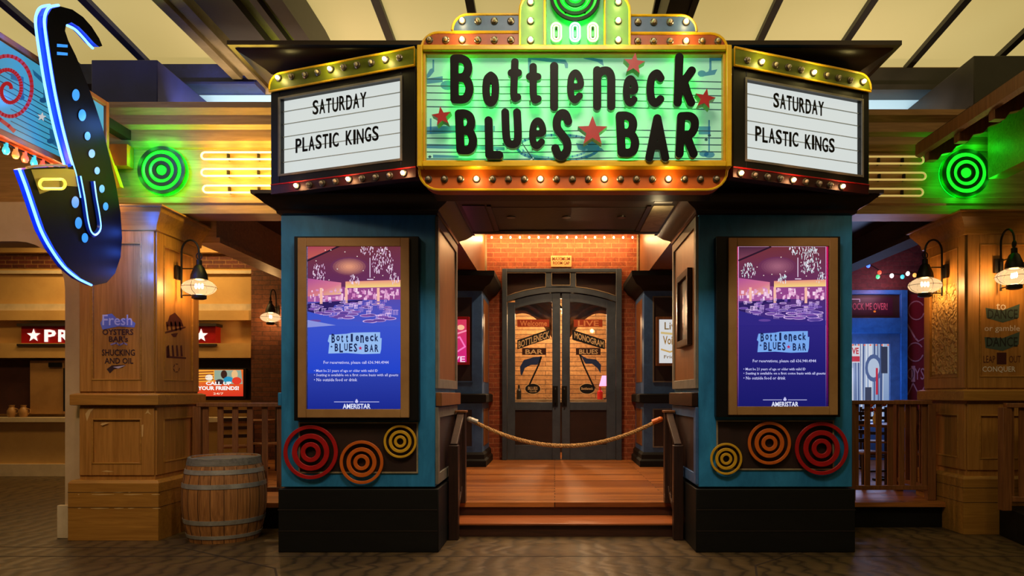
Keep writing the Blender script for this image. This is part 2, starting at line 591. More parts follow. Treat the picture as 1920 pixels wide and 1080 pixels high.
M['blind'] = paint('white_paper', lin(220, 214, 200), lin(206, 200, 186), 0.6, bump=0)
M['cloth'] = paint('swag_cloth', lin(150, 96, 56), lin(100, 60, 36), 0.9, scale=4, bump=0.1)


def floor_material():
    m, nt, b, out = _new('stamped_floor')
    b.inputs['Roughness'].default_value = 0.42
    g = nt.nodes.new('ShaderNodeNewGeometry')
    mp = nt.nodes.new('ShaderNodeMapping')
    mp.inputs['Scale'].default_value = (0.5, 1.6, 1)
    nt.links.new(g.outputs['Position'], mp.inputs[0])
    wv = nt.nodes.new('ShaderNodeTexWave')
    wv.inputs['Scale'].default_value = 3.2
    wv.inputs['Distortion'].default_value = 7
    wv.inputs['Detail'].default_value = 4
    wv.inputs['Detail Scale'].default_value = 0.9
    nt.links.new(mp.outputs[0], wv.inputs['Vector'])
    n = _noise(nt, g.outputs['Position'], 1.3, 5, 0.65)
    c = _ramp(nt, wv.outputs['Fac'], [(0.02, lin(58, 47, 32)), (0.16, lin(80, 65, 43)), (0.9, lin(92, 75, 49))])
    mx = nt.nodes.new('ShaderNodeMixRGB'); mx.blend_type = 'MULTIPLY'; mx.inputs[0].default_value = 1
    nt.links.new(c, mx.inputs[1])
    nt.links.new(_ramp(nt, n, [(0.3, (.55, .52, .5, 1)), (0.7, (1.1, 1.05, 1, 1))]), mx.inputs[2])
    nt.links.new(mx.outputs[0], b.inputs['Base Color'])
    _bump(nt, b, wv.outputs['Fac'], 0.35, 0.012)
    return m


def ceiling_material():
    m, nt, b, out = _new('backlit_ceiling_panel')
    v = _coords(nt)
    n = _noise(nt, v, 0.35, 2, 0.5)
    c = _ramp(nt, n, [(0.3, lin(192, 168, 100)), (0.7, lin(210, 188, 120))])
    b.inputs['Base Color'].default_value = (0.25, 0.19, 0.10, 1)
    b.inputs['Roughness'].default_value = 0.35
    nt.links.new(c, b.inputs['Emission Color'])
    b.inputs['Emission Strength'].default_value = 0.9
    return m


M['floor'] = floor_material()
M['ceil'] = ceiling_material()
M['skystrip'] = glow('daylit_clerestory', lin(170, 206, 224), 0.8)

# ------------------------------------------------------------------ setting
struct(MB().box(-13, 13, -1.5, 14.2, -0.12, 0).build('floor', M['floor'], smooth=False))
# joints of the stamped floor
for k, pts in enumerate([[(-6.5, 6.55), (7.5, 6.55)], [(-2.4, 6.1), (-3.6, 6.9), (-7, 7.0)], [(1.75, 6.2), (2.5, 6.9), (6.5, 6.9)], [(-2.4, 6.1), (-2.0, 5.2)], [(1.75, 6.2), (1.5, 5.2)]]):
    b = MB()
    for p, q in zip(pts, pts[1:]):
        b.beam((p[0], p[1], 0.0), (q[0], q[1], 0.0), 0.018, 0.004)
    struct(b.build('trim_%d' % (k + 1), M['dark'], smooth=False))


def ceil_z(y): return 5.92 + 0.114 * (9.5 - y)


b = MB()
b.add([(-10, 9.7, ceil_z(9.7)), (10, 9.7, ceil_z(9.7)), (10, -2, ceil_z(-2)), (-10, -2, ceil_z(-2)),
       (-10, 9.7, ceil_z(9.7) + .1), (10, 9.7, ceil_z(9.7) + .1), (10, -2, ceil_z(-2) + .1), (-10, -2, ceil_z(-2) + .1)],
      [(0, 1, 2, 3), (7, 6, 5, 4), (0, 4, 5, 1), (1, 5, 6, 2), (2, 6, 7, 3), (3, 7, 4, 0)])
struct(b.build('ceiling', M['ceil'], smooth=False))
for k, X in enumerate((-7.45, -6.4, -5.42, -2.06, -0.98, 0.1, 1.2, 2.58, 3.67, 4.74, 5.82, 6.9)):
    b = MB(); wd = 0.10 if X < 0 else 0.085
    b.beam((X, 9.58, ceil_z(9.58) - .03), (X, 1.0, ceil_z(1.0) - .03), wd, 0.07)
    struct(b.build('trim_%d' % (k + 6), M['beamtint'] if X < -4.9 else M['beamd'], smooth=False))  # far left battens get the colour with neon light in it

# high back wall over the porch roof with its clerestory strip
struct(MB().box(-10, 10, 9.6, 9.8, 4.4, 6.3).build('wall_back_upper', M['archwall'], smooth=False))
struct(MB().box(X_(322, 9.58), X_(512, 9.58), 9.57, 9.6, Z_(196, 9.58), Z_(179, 9.58)).build('window_1', M['skystrip'], smooth=False))
struct(MB().box(X_(1622, 9.58), X_(1756, 9.58), 9.57, 9.6, Z_(207, 9.58), Z_(184, 9.58)).build('window_2', M['skystrip'], smooth=False))
# porch roof and ceilings
struct(MB().box(-13, -3.9, 7.72, 13.5, 4.5, 4.62).box(-1.6, 1.95, 8.1, 13.5, 4.5, 4.62).box(4.5, 13, 7.72, 13.5, 4.5, 4.62).build('ceiling', M['dark'], smooth=False))
struct(MB().box(-3.9, -2.65, 7.75, 13.4, 3.75, 3.85).box(2.9, 4.4, 7.95, 13.4, 3.75, 3.85).box(-2.65, -1.62, 8.12, 13.0, 3.75, 3.85).box(1.95, 2.9, 8.12, 13.0, 3.75, 3.85).build('ceiling', M['crown'], smooth=False))

# far walls
struct(MB().box(-13, -5.55, 13.2, 13.4, 0, 4.62).build('wall_back_left', M['cream'], smooth=False))
struct(MB().box(-5.55, -2.0, 13.0, 13.4, 0, 4.62).build('wall_back_left_brick', brick('brown_brick', lin(124, 70, 40), lin(98, 52, 30), lin(70, 40, 26), 0.3, 0.085, 0.006), smooth=False))
bw = MB()
DX0, DX1, DZ1 = X_(942, 13), X_(1165, 13), Z_(505, 13)
bw.box(-2.0, DX0, 13.0, 13.2, 0, 4.62); bw.box(DX1, 2.25, 13.0, 13.2, 0, 4.62); bw.box(DX0, DX1, 13.0, 13.2, DZ1, 4.62)
struct(bw.build('wall_back', M['brick'], smooth=False))
struct(MB().box(2.25, 12, 13.0, 13.2, 0, 4.62).build('wall_back_right', M['brickp'], smooth=False))

# porch deck and steps
PZ = 0.29
struct(MB().box(-2.6, 9, 7.9, 13.0, PZ - .05, PZ).box(-4.03, -2.62, 7.86, 8.2, PZ - .05, PZ).box(-5.54, -2.6, 8.2, 13.0, PZ - .05, PZ).build('floor_porch', M['deck'], smooth=False))
struct(MB().box(-2.6, 9, 7.97, 8.1, 0, PZ - .05).box(-4.0, -2.6, 7.9, 7.96, 0, PZ - .05).build('trim_18', M['black'], smooth=False))
st = thing('porch_steps', 'two dark wooden steps rising to the orange plank porch between the blue columns', 'steps', (0.12, 7.7, 0))
b = MB().box(-1.09, 1.325, 7.46, 7.965, 0, 0.115); b.build('riser', M['riser'], st)
MB().box(-1.09, 1.325, 7.42, 7.93, 0.122, 0.145).build('tread', M['nosing'], st, bevel=.006)
MB().box(-1.09, 1.325, 7.93, 7.965, 0.145, PZ - .052).build('riser', M['riser'], st)
# side deck platform far right
MB_ = MB().prism([(4.62, 7.0), (7.2, 6.6), (7.2, 7.4), (4.72, 7.55)], 0, 0.31, 'z')

# arch wall beside the left pier
r = 0.5
arc = [(-5.61 + r * math.sin(PI / 2 * k / 8), 2.59 + r * math.cos(PI / 2 * k / 8)) for k in range(9)]
struct(MB().prism([(-4.9, 0), (-4.9, 3.5), (-10, 3.5), (-10, 3.09)] + arc + [(-5.11, 0)], 7.42, 7.75, 'y').build('wall_left', M['archwall'], smooth=False))
struct(MB().box(-5.16, -4.93, 7.37, 7.42, 0, 0.34).build('baseboard_left', M['jamb'], bevel=.004))

# entablature bands either side of the tower
entp = [(7.70, 3.43), (7.62, 3.43), (7.62, 3.52), (7.60, 3.54), (7.60, 3.60), (7.64, 3.62), (7.64, 4.12), (7.60, 4.14), (7.60, 4.18), (7.57, 4.24), (7.57, 4.36), (7.53, 4.40), (7.53, 4.50), (7.48, 4.56), (7.48, 4.62), (7.95, 4.62), (7.95, 3.43)]
struct(MB().prism([(y, z - (.05 if z > 4.15 else 0)) for y, z in entp], -10, -2.655, 'x').build('trim_19', M['ent'], smooth=False))
struct(MB().prism([(y + .02, z - (.12 if z > 4.3 else .08 if z > 4.15 else 0)) for y, z in entp], 2.905, 10, 'x').build('trim_20', M['ent'], smooth=False))

# porch side beams running back
struct(MB().box(-4.1, -3.9, 8.2, 13.0, 3.30, 3.75).box(-4.14, -3.86, 8.2, 13.0, 3.24, 3.30).build('trim_21', M['ent'], smooth=False))
struct(MB().box(4.4, 4.6, 8.5, 13.0, 3.46, 3.75).box(4.36, 4.64, 8.5, 13.0, 3.40, 3.46).build('trim_22', M['dark'], smooth=False))
struct(MB().box(-1.6, -1.27, 8.1, 13.0, 3.52, 4.5).build('trim_23', M['sidewood'], smooth=False))
struct(MB().box(1.55, 1.9, 8.1, 13.0, 3.52, 4.5).build('trim_24', M['sidewood'], smooth=False))
struct(MB().box(-1.27, -1.24, 12.96, 13.0, PZ, 4.4).build('trim_25', M['cream_trim'], smooth=False))
struct(MB().box(1.50, 1.53, 12.96, 13.0, PZ, 4.4).build('trim_26', M['cream_trim'], smooth=False))

# roof steel over the left side
b = MB()
for X0, X1 in ((-4.2, -4.08), (-4.0, -3.88)):
    b.box(X0, X1, 0.5, 9.58, 5.6, 5.66)
b.box(-4.17, -3.91, 0.5, 9.58, 5.66, 5.8)
tag(b.build('roof_beam', M['beamg'], smooth=False), 'olive twin-flange roof beam running back under the left ceiling panels', 'beam')
b = MB()
b.box(-3.76, -3.36, 0.5, 9.4, 5.6, 6.0); b.box(-3.20, -3.12, 0.5, 9.4, 5.62, 5.72); b.box(-3.02, -2.84, 0.5, 9.4, 5.6, 6.0); b.box(-3.4, -2.9, 0.5, 9.4, 5.72, 6.0)
tag(MB().box(1.2, 1.27, 0.5, 9.58, 5.6, 5.95).box(1.44, 1.51, 0.5, 9.58, 5.6, 5.95).box(1.24, 1.47, 0.5, 9.58, 5.62, 5.93).build('roof_beam', M['beamd'], smooth=False), 'dark roof beam running back above the right shoulder of the big sign', 'beam')
t = thing('roof_girder', 'wide dark roof girder running back just left of the marquee cornice', 'girder', (-3.3, 5, 5.6))
b.build('steel', M['beamd'], t, smooth=False)
MB().box(-3.36, -3.20, 0.5, 9.4, 5.70, 5.72).build('soffit_board', M['olive'], t, smooth=False)
MB().box(-3.12, -3.02, 0.5, 9.4, 5.70, 5.72).build('soffit_board', M['olive'], t, smooth=False)
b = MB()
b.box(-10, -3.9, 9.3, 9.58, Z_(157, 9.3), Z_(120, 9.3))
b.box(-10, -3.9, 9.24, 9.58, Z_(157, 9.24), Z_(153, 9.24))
tag(b.build('cross_beam', M['beamtint'], smooth=False), 'cross beam coloured navy for the neon glow under the ceiling edge left of the marquee', 'beam')
b = MB()
b.box(2.9, 7.0, 9.3, 9.58, Z_(165, 9.3), Z_(127, 9.3))
b.box(2.9, 7.0, 9.24, 9.58, Z_(168, 9.24), Z_(158, 9.24))
tag(b.build('cross_beam', M['beamd'], smooth=False), 'dark cross beam under the ceiling edge right of the marquee', 'beam')
def duct(x0, x1, y0, y1, z0, z1, mat, label):
    t = thing('duct_box', label, 'duct', ((x0 + x1) / 2, (y0 + y1) / 2, z0))
    MB().box(x0, x1, y0, y1, z0, z1).build('box', mat, t, bevel=.01)
    MB().box(x0 - .012, x1 + .012, y0 - .012, y0 + .05, z0 - .012, z0 + .04).build('seam_flange', mat, t)
duct(X_(171, 8.2), X_(295, 8.2), 8.2, 9.597, Z_(200, 8.2), Z_(112, 8.2), M['navy'], 'duct box coloured blue for the neon glow above the wall behind the saxophone')
duct(X_(1826, 8.0), X_(1826, 8.0) + 1.2, 8.0, 9.597, Z_(212, 8.0), Z_(104, 8.0), M['beamd'], 'dark grey duct box above the wooden eave at upper right')
area('cove_light', (-3.6, 8.6, 4.7), (-3.6, 9.6, 5.5), (3.0, .1), 45, (1, .8, .62))
area('cove_light', (3.8, 8.6, 4.7), (3.8, 9.6, 5.5), (2.4, .1), 20, (1, .8, .62))


# ------------------------------------------------------------------ blue front columns
def blue_column(x0, x1, inner, side):
    y0, y1 = 6.73, 8.08
    t = thing('square_column', 'blue square column %s of the entrance, with its lit screen above %s rings' % (
        ('left', 'red, orange and yellow') if side < 0 else ('right', 'yellow, orange and red')), 'column', ((x0 + x1) / 2, (y0 + y1) / 2, 0))
    MB().box(x0, x1, y0, y1, 0.615, 3.24).build('shaft', M['blue'], t, bevel=.006)
    b = MB().box(x0 - .02, x1 + .035, y0 - .02, y1 + .03, 0, 0.60) if side < 0 else MB().box(x0 - .03, x1 + .02, y0 - .02, y1 + .03, 0, 0.60)
    p = b.build('plinth', M['black'], t, bevel=.008)
    q = MB()
    for z in (0.2, 0.4):
        q.box(x0 - .024, x1 + .024, y0 - .024, y0 - .018, z, z + .006)
    q.build('board_joint', M['dark'], p)
    MB().crown(x0, x1, y0, y1, [(0.012, 3.19), (0.03, 3.20), (0.035, 3.225), (0.05, 3.24), (0.11, 3.27), (0.17, 3.32), (0.18, 3.335), (0.205, 3.34), (0.205, 3.372)]).build('crown', M['crown'], t)
    # panel on the inner face
    xi = x1 if inner > 0 else x0
    a, c = (xi, xi + .012) if inner > 0 else (xi - .012, xi)
    MB().box(a, c, y0 + .01, y1 - .01, 1.56, 3.17).build('side_panel', M['sidewood'], t)
    a2, c2 = (xi, xi + .028) if inner > 0 else (xi - .028, xi)
    MB().xframe(y0 + .004, y1 - .004, 1.55, 3.18, .09, a2, c2).build('side_panel_frame', M['greytrim'], t, bevel=.003)
    a3, c3 = (xi, xi + .06) if inner > 0 else (xi - .06, xi)
    MB().box(a3, c3, y0 + .02, y1 + .02, 1.38, 1.51).build('chair_rail', M['sidewood'] if side < 0 else M['crown'], t, bevel=.005)
    MB().xframe(y0 + .004, y1 - .004, .64, 1.37, .1, a2, c2).build('lower_panel_frame', M['greytrim'] if side < 0 else M['slate'], t, bevel=.003)
    MB().box(a, c, y0 + .05, y1 - .05, .7, 1.3).build('lower_panel', M['espresso'], t)
    xo = x0 if inner > 0 else x1
    MB().box(xo - .035, xo + .012 if inner > 0 else xo + .035, y0 + .01, y1, 1.385, 1.51).build('chair_rail', M['blue'], t, bevel=.005) if inner > 0 else None
    # dark panel with a pale bead on the front, behind the rings
    px = (561.5, 783) if side < 0 else (1344, 1562)
    pz = (886, 792.5) if side < 0 else (880, 789)
    X0, X1, Z0, Z1 = X_(px[0], y0), X_(px[1], y0), Z_(pz[0], y0), Z_(pz[1], y0)
    MB().box(X0, X1, y0 - .004, y0 + .01, Z0, Z1).build('front_panel', M['espresso'], t)
    MB().frame(X0 - .006, X1 + .006, Z0 - .006, Z1 + .006, .014, y0 - .012, y0 + .01).build('panel_bead', M['cream_trim'], t)
    return t


colL = blue_column(X_(527, 6.73), X_(816, 6.73), 1, -1)
colR = blue_column(X_(1310, 6.73), X_(1598, 6.73), -1, 1)


def ring_sign(px, py, rpx, mat, name_col, label):
    z = 6.73 - .045
    s = F / z
    t = thing('ring_sign', label, 'sign', P(px, py, z))
    c = P(px, py, z); R = rpx / s
    for r1, r0 in ((1.0, .86), (.685, .50), (.37, .20)):
        MB().ring(c.x, c.z, r0 * R, r1 * R, z, z + .018).build('ring', mat, t, bevel=.003)
    b = MB()
    for k in range(4):
        a = PI / 4 + k * PI / 2
        for rr in (.93, .59, .28):
            b.box(c.x + rr * R * math.cos(a) - .008, c.x + rr * R * math.cos(a) + .008, z + .018, 6.735, c.z + rr * R * math.sin(a) - .008, c.z + rr * R * math.sin(a) + .008)
    b.build('standoff', M['dark'], t)
    return t


ring_sign(582, 848, 51, M['redpaint'], 'red', 'large red triple ring sign at the outer corner of the left column')
ring_sign(677.5, 867, 41, M['ringorange'], 'orange', 'orange triple ring sign below the left screen, lowest of its three')
ring_sign(750, 828, 31, M['ringyellow'], 'yellow', 'small yellow triple ring sign on the left column, inner side')
ring_sign(1362, 860.5, 30, M['ringyellow'], 'yellow', 'small yellow triple ring sign on the right column, inner side')
ring_sign(1443, 831, 40.5, M['ringorange'], 'orange', 'orange triple ring sign below the right screen, highest of its three')
ring_sign(1541, 841, 50, M['redpaint'], 'red', 'large red triple ring sign at the outer corner of the right column')


# ------------------------------------------------------------------ poster screens
def mix(a, b, t): return tuple(p + (q - p) * t for p, q in zip(a, b))


def poster(c, f, side):
    """the bar photograph, logo and text shown on a screen; f maps the left screen's photo pixels"""
    rr = random.Random(5 + side)
    def fp(pts): return [f(*p) for p in pts]
    def poly(pts, col, l): c.poly(fp(pts), col, l)
    def rect(x0, y0, x1, y1, col, l): poly([(x0, y1), (x1, y1), (x1, y0), (x0, y0)], col, l)
    pale = lin(205, 205, 250)
    if side < 0:
        top, b1, b2, b3 = lin(104, 52, 150), lin(60, 84, 205), lin(28, 66, 205), lin(14, 34, 140)
    else:
        top, b1, b2, b3 = lin(120, 60, 150), lin(46, 36, 130), lin(24, 22, 112), lin(14, 18, 104)
    edge = lin(190, 190, 255) if side < 0 else lin(110, 110, 240)
    c.poly(fp([(575, 774), (753, 774), (753, 457), (575, 457)]), [b3, b3, edge, edge] if side < 0 else [lin(16, 20, 110), lin(16, 20, 110), lin(250, 30, 110), lin(250, 30, 110)], 0)
    i = 2 if side < 0 else 5
    t0 = 459 if side < 0 else 463
    x0, x1 = 575 + i, 753 - i
    if side > 0:
        c.poly(fp([(x0 - 1, 774), (x1 + 1, 774), (x1 + 1, t0 - 1.5), (x0 - 1, t0 - 1.5)]), [b3, b3, lin(250, 200, 255), lin(250, 200, 255)], 1)
    c.poly(fp([(x0, 774), (x1, 774), (x1, 600), (x0, 600)]), [b3, b3, b1, b1], 2)
    c.poly(fp([(x0, 700), (x1, 700), (x1, 600), (x0, 600)]), [b2, b2, b1, b1], 3)
    # room photograph
    c.poly(fp([(x0, 612), (x1, 612), (x1, t0), (x0, t0)]), [b1, b1, lin(120, 56, 80), lin(110, 50, 70)], 4)
    c.poly(fp([(x0, 540), (x1, 540), (x1, t0), (x0, t0)]), [lin(96, 40, 92), lin(104, 46, 96), lin(112, 48, 62), lin(120, 50, 52)], 5)
    if side < 0:
        c.poly(fp([(x0, 486), (640, t0), (x0, t0)]), [lin(196, 92, 84), lin(176, 76, 84), lin(170, 66, 90)], 6)
    else:
        c.poly(fp([(x0, 486), (640, t0), (x0, t0)]), [lin(120, 62, 84), lin(84, 40, 64), lin(70, 34, 60)], 6)
    c.line(fp([(x0, 489), (642, t0)]), 3, lin(40, 18, 40), 7)
    for k in range(7):
        q = 1 - k / 7
        px, py = f(655, 500)
        c.disc(px, py, 34 * q + 2, 17 * q + 1, mix(lin(108, 48, 84), lin(226, 150, 120) if side < 0 else lin(160, 96, 120), k / 6), 6 + k * .2, 20)
    for k in range(14):
        px, py = f(rr.uniform(x0 + 5, x1 - 5), rr.uniform(t0 + 3, 530)); c.disc(px, py, 1.1, .9, lin(255, 240, 230), 9, 6)
    # bar front and shelves
    c.poly(fp([(x0, 556), (640, 552), (640, 530), (x0, 522)]), [lin(214, 120, 130), lin(240, 190, 150), lin(220, 120, 150), lin(176, 80, 150)], 8)
    c.poly(fp([(648, 540), (x1, 538), (x1, 525), (648, 528)]), [lin(250, 216, 130)] * 2 + [lin(236, 150, 130)] * 2, 8)
    rect(640, 538, x1, 562, lin(150, 70, 140), 7)
    rect(x0, 548, 640, 566, lin(170, 90, 160), 7.5)
    for k in range(90):
        x = rr.uniform(x0 + 2, x1 - 7); y = rr.uniform(540, 558)
        rect(x, y, x + rr.uniform(1.5, 6), y + rr.uniform(2, 9), mix(lin(255, 225, 245), lin(214, 130, 190), rr.random()), 9)
    for x in (600, 647, 707):
        rect(x, 540, x + 5, 570, lin(250, 190, 170), 10)
    # chandeliers
    for cx, cy, wx, hy, n in ((718, 486, 20, 24, 120), (599, 508, 13, 15, 46), (664, 522, 10, 8, 26), (739, 520, 9, 9, 22), (690, 465, 14, 10, 34)):
        for k in range(n):
            a = rr.uniform(-1, 1); h = rr.uniform(-1, 1)
            sc = 1 - .45 * max(0, -h)
            x, y = cx + a * wx * sc, cy + h * hy
            L = rr.uniform(1.5, 5)
            c.line(fp([(x, y), (x + rr.uniform(-.8, .8), y + L)]), rr.uniform(.7, 1.5), mix(lin(255, 240, 255), lin(200, 140, 200) if side < 0 else lin(170, 220, 220), rr.random() * .8), 11)
    c.line(fp([(694, 484), (694, 520)]), 1.4, lin(236, 216, 240), 11); c.line(fp([(689, 524), (700, 524)]), 1.6, lin(236, 216, 240), 11)
    # counter, tables and chairs
    c.poly(fp([(x0, 590), (x0, 570), (610, 566), (680, 562), (680, 568), (628, 572), (620, 586)]), lin(42, 26, 96), 10)
    for k in range(84):
        x = rr.uniform(x0 + 6, x1 - 12); y = 566 + 37 * (k / 84); s_ = .5 + (y - 560) / 40
        px, py = f(x, y)
        colr = mix(lin(250, 214, 255), lin(120, 84, 190), rr.random())
        if k % 2:
            c.disc(px, py, 9 * s_, 2.2 * s_, colr, 10.5 + k * .01, 12)
            c.disc(px, py, 7.5 * s_, 1.5 * s_, mix(lin(130, 80, 170), lin(80, 60, 150), rr.random()), 11.2 + k * .01, 12)
        else:
            for q in range(4):
                c.line(fp([(x + q * 2 * s_, y), (x + q * 2 * s_ + rr.uniform(-1, 1), y - 7 * s_)]), .8, colr, 11.5)
            c.line(fp([(x, y - 7 * s_), (x + 7 * s_, y - 7 * s_)]), 1.1, colr, 11.6)
    c.poly(fp([(x0, 612), (x1, 612), (x1, 603), (700, 606), (640, 600), (x0, 584)]), [b1] * 6, 12)
    if side < 0:
        c.poly(fp([(x0, 600), (630, 610), (x0, 614)]), lin(140, 150, 225), 12.5)
    # logo
    c.poly(fp([(616, 663), (618, 643), (615, 640), (618, 628), (650, 626), (660, 624), (700, 623), (713, 623), (713, 634), (716, 634), (715, 655), (713, 663), (680, 664), (650, 662)]), lin(150, 190, 245) if side < 0 else lin(120, 170, 240), 13)
    dk = lin(20, 34, 84)
    for k, ch in enumerate('Bottleneck'):
        x = 622 + k * 9.0; dy = (0, 3, 1, 1, 0, 3, 2, 4, 3, 0)[k]; dl = (3, 0, 2, 2, 1, 0, 3, 1, 0, 0)[k]
        wd = 4 if ch in 'tl' else 6.6
        p, q = f(x, 626 + dy), f(x + wd, 640 + dl)
        c.text(ch, p[0], p[1], q[0], q[1], dk, 14, 0.03)
    for k, ch in enumerate('BLUES'):
        x = 628 + k * 8.9; dl = (0, 2, -1, 0, 1)[k]
        p, q = f(x, 644), f(x + 6.6, 659 + dl)
        c.text(ch, p[0], p[1], q[0], q[1], dk, 14, 0.03)
    for k, ch in enumerate('BAR'):
        x = 684 + k * 9.5
        p, q = f(x, 646), f(x + 7, 660)
        c.text(ch, p[0], p[1], q[0], q[1], dk, 14, 0.03)
    px, py = f(676, 653); c.star(px, py, 4.2, lin(190, 30, 90), 14)
    px, py = f(622, 650); c.star(px, py, 2.6, dk, 14)
    # text
    for s_, xa, ya, xb, yb in (('For reservations, please call 636.940.4944', 607, 676.5, 729, 684),
                               ('\u2022 Must be 21 years of age or older with valid ID', 589, 692.5, 709, 699),
                               ('\u2022 Seating is available on a first come basis with all guests', 589, 700.5, 747, 707),
                               ('\u2022 No outside food or drink', 589, 709, 670, 715)):
        p, q = f(xa, ya), f(xb, yb)
        c.text(s_, p[0], p[1], q[0], q[1], pale, 13, 0.012, res=1)
    p, q = f(643, 757), f(695, 766.5)
    c.text('AMERISTAR', p[0], p[1], q[0], q[1], lin(230, 234, 255), 13, 0.02)
    p, q = f(650, 769), f(688, 771.5)
    c.text('CASINO RESORT SPA', p[0], p[1], q[0], q[1], pale, 13, 0.01, res=1)
    c.line(fp([(627, 753.5), (663, 753.5)]), 1, pale, 13); c.line(fp([(675, 753.5), (711, 753.5)]), 1, pale, 13)
    px, py = f(669, 753); c.disc(px, py, 3.2, 2.6, pale, 13, 10); c.star(px, py - 3, 2.5, pale, 13.5)


def screen(side, blk, tanx, tany, scr, label):
    t = thing('digital_display', label, 'display screen', P((blk[0] + blk[1]) / 2, blk[3], 6.73))
    yb, yf = 6.73, 6.64
    X0, X1, Z0, Z1 = X_(blk[0], yf), X_(blk[1], yf), Z_(blk[3], yf), Z_(blk[2], yf)
    MB().box(X0, X1, yf, yb, Z0, Z1).build('housing', M['marqframe'], t, bevel=.006)
    a, b_, cc, d = X_(tanx[0], yf), X_(tanx[1], yf), Z_(tany[1], yf), Z_(tany[0], yf)
    MB().frame(a, b_, cc, d, X_(scr[0] + 1, yf) - a, yf - .03, yf).build('bezel', M['tan'], t, bevel=.004)
    # the screen sits 15 mm behind the bezel front
    zs = yf - .012
    cv = Canvas(zs, lift=.0005)
    def f(px, py):
        return (scr[0] + (px - 575) / 178 * (scr[1] - scr[0]), scr[2] + (py - 457) / 317 * (scr[3] - scr[2]))
    MB().box(X_(scr[0] - 3, zs), X_(scr[1] + 3, zs), zs, yf, Z_(scr[3] + 3, zs), Z_(scr[2] - 3, zs)).build('panel', M['marqframe'], t)
    poster(cv, f, side)
    cv.build('picture', M['screen'], t, smooth=False, fix=False)
    return t


screen(-1, (551, 785, 443, 789), (560, 768), (447, 783), (575, 753, 457, 774), 'lit advertising screen with white-edged blue picture on the left column')
screen(1, (1343, 1576, 443, 782), (1365, 1569), (447, 778), (1380, 1553, 457, 770), 'lit advertising screen with pink-edged picture on the right column')

# framed picture on the inner face of the right column
t = thing('framed_picture', 'dark framed picture hung on the inner side of the right column', 'picture', (X_(1310, 6.73) - .03, 7.2, 1.9))
xi = X_(1310, 6.73) - .012
ya, yb_ = 6.98, 7.62
MB().xframe(ya, yb_, 1.98, 2.74, .07, xi - .05, xi).build('frame', M['crown'], t, bevel=.004)
MB().box(xi - .02, xi, ya + .05, yb_ - .05, 2.03, 2.69).build('backing', M['espresso'], t)
cv = Canvas(fn=lambda u, v, l: Vector((xi - .021 - l, u, v)))
cv.rect(ya + .07, 2.67, yb_ - .07, 2.05, lin(40, 28, 24), 0)
for u, v, ru, rv, cc in ((7.2, 2.3, .05, .16, lin(150, 90, 60)), (7.2, 2.5, .035, .05, lin(170, 120, 90)), (7.36, 2.28, .05, .14, lin(120, 60, 44)), (7.36, 2.46, .033, .045, lin(160, 110, 80)), (7.28, 2.15, .12, .05, lin(96, 56, 40))):
    cv.disc(u, v, ru, rv, cc, 1)
cv.build('print', M['print'], t, smooth=False, fix=False)


# ------------------------------------------------------------------ marquee tower between the columns
t = thing('entrance_canopy', 'dark canopy block with overhanging cornice spanning the blue columns behind the signs', 'canopy', (0.12, 7.4, 3.37))
TX0, TX1 = X_(511, 6.75), X_(1604, 6.75)
MB().box(TX0, TX1, 6.76, 8.1, 3.374, 4.58).build('body', M['blue'], t)
MB().crown(TX0, TX1, 6.76, 8.1, [(0.01, 4.53), (0.03, 4.545), (0.05, 4.56), (0.13, 4.60), (0.24, 4.65), (0.25, 4.665), (0.30, 4.67), (0.30, 4.71)]).build('cornice', M['crown'], t)
sf = MB().box(-0.93, 1.19, 6.62, 8.12, 3.33, 3.40)
sf.build('soffit', M['beamd'], t)
MB().box(-.62, .9, 6.98, 7.95, 3.327, 3.335).build('soffit_panel', paint('soffit_olive', lin(44, 48, 40), lin(34, 38, 30), 0.4), t)
MB().box(-.93, 1.19, 6.60, 6.66, 3.30, 3.37).build('soffit_trim', M['crown'], t)
MB().box(-.93, 1.19, 8.06, 8.14, 3.325, 3.37).build('soffit_trim', M['crown'], t)
for x in (-.45, .12, .69):
    d = MB().lathe([(.045, 3.318), (.045, 3.328), (.03, 3.328), (.03, 3.322)], (x, 7.35, 0), 16).build('recessed_light', [M['chrome']], t)
    o = area('recessed_lamp', (x, 7.35, 3.31), (x, 7.5, 0), (.06, .06), 11, (1, .70, .42), 2.4)

b = MB()
for x0, x1 in ((-.66, -.62), (.9, .94)):
    b.box(x0, x1, 6.9, 8.0, 3.315, 3.335)
b.box(-.66, .94, 7.95, 7.99, 3.315, 3.335)
b.build('soffit_bead', M['crown'], t)
for x0, x1, mm in ((-.9, -.68, M['crown']), (.96, 1.16, M['cream_trim'])):  # right inlay paler: the light falling there is put into its colour
    MB().box(x0, x1, 6.9, 8.0, 3.322, 3.335).build('soffit_inlay', mm, t)

MB().box(.93, 1.10, 6.61, 6.67, 3.285, 3.305).build('light_fixture', M['blind'], t)
lamp((1.0, 6.9, 3.18), 2.5, (1, .78, .4), .05, t)

# shared bulbs
def bulb_mesh(lit):
    b = MB()
    b.lathe([(.030, 0), (.030, -.010), (.024, -.014), (.020, -.010)], n=14, axis='y')
    b.ball((0, -.026, 0), .017, .020, .017, 12, 7, 1)
    o = b.build('bulb', [M['chrome'], M['bulblit'] if lit else M['bulbdead']])
    me = o.data
    bpy.data.objects.remove(o)
    return me


BULB = {True: bulb_mesh(True), False: bulb_mesh(False)}


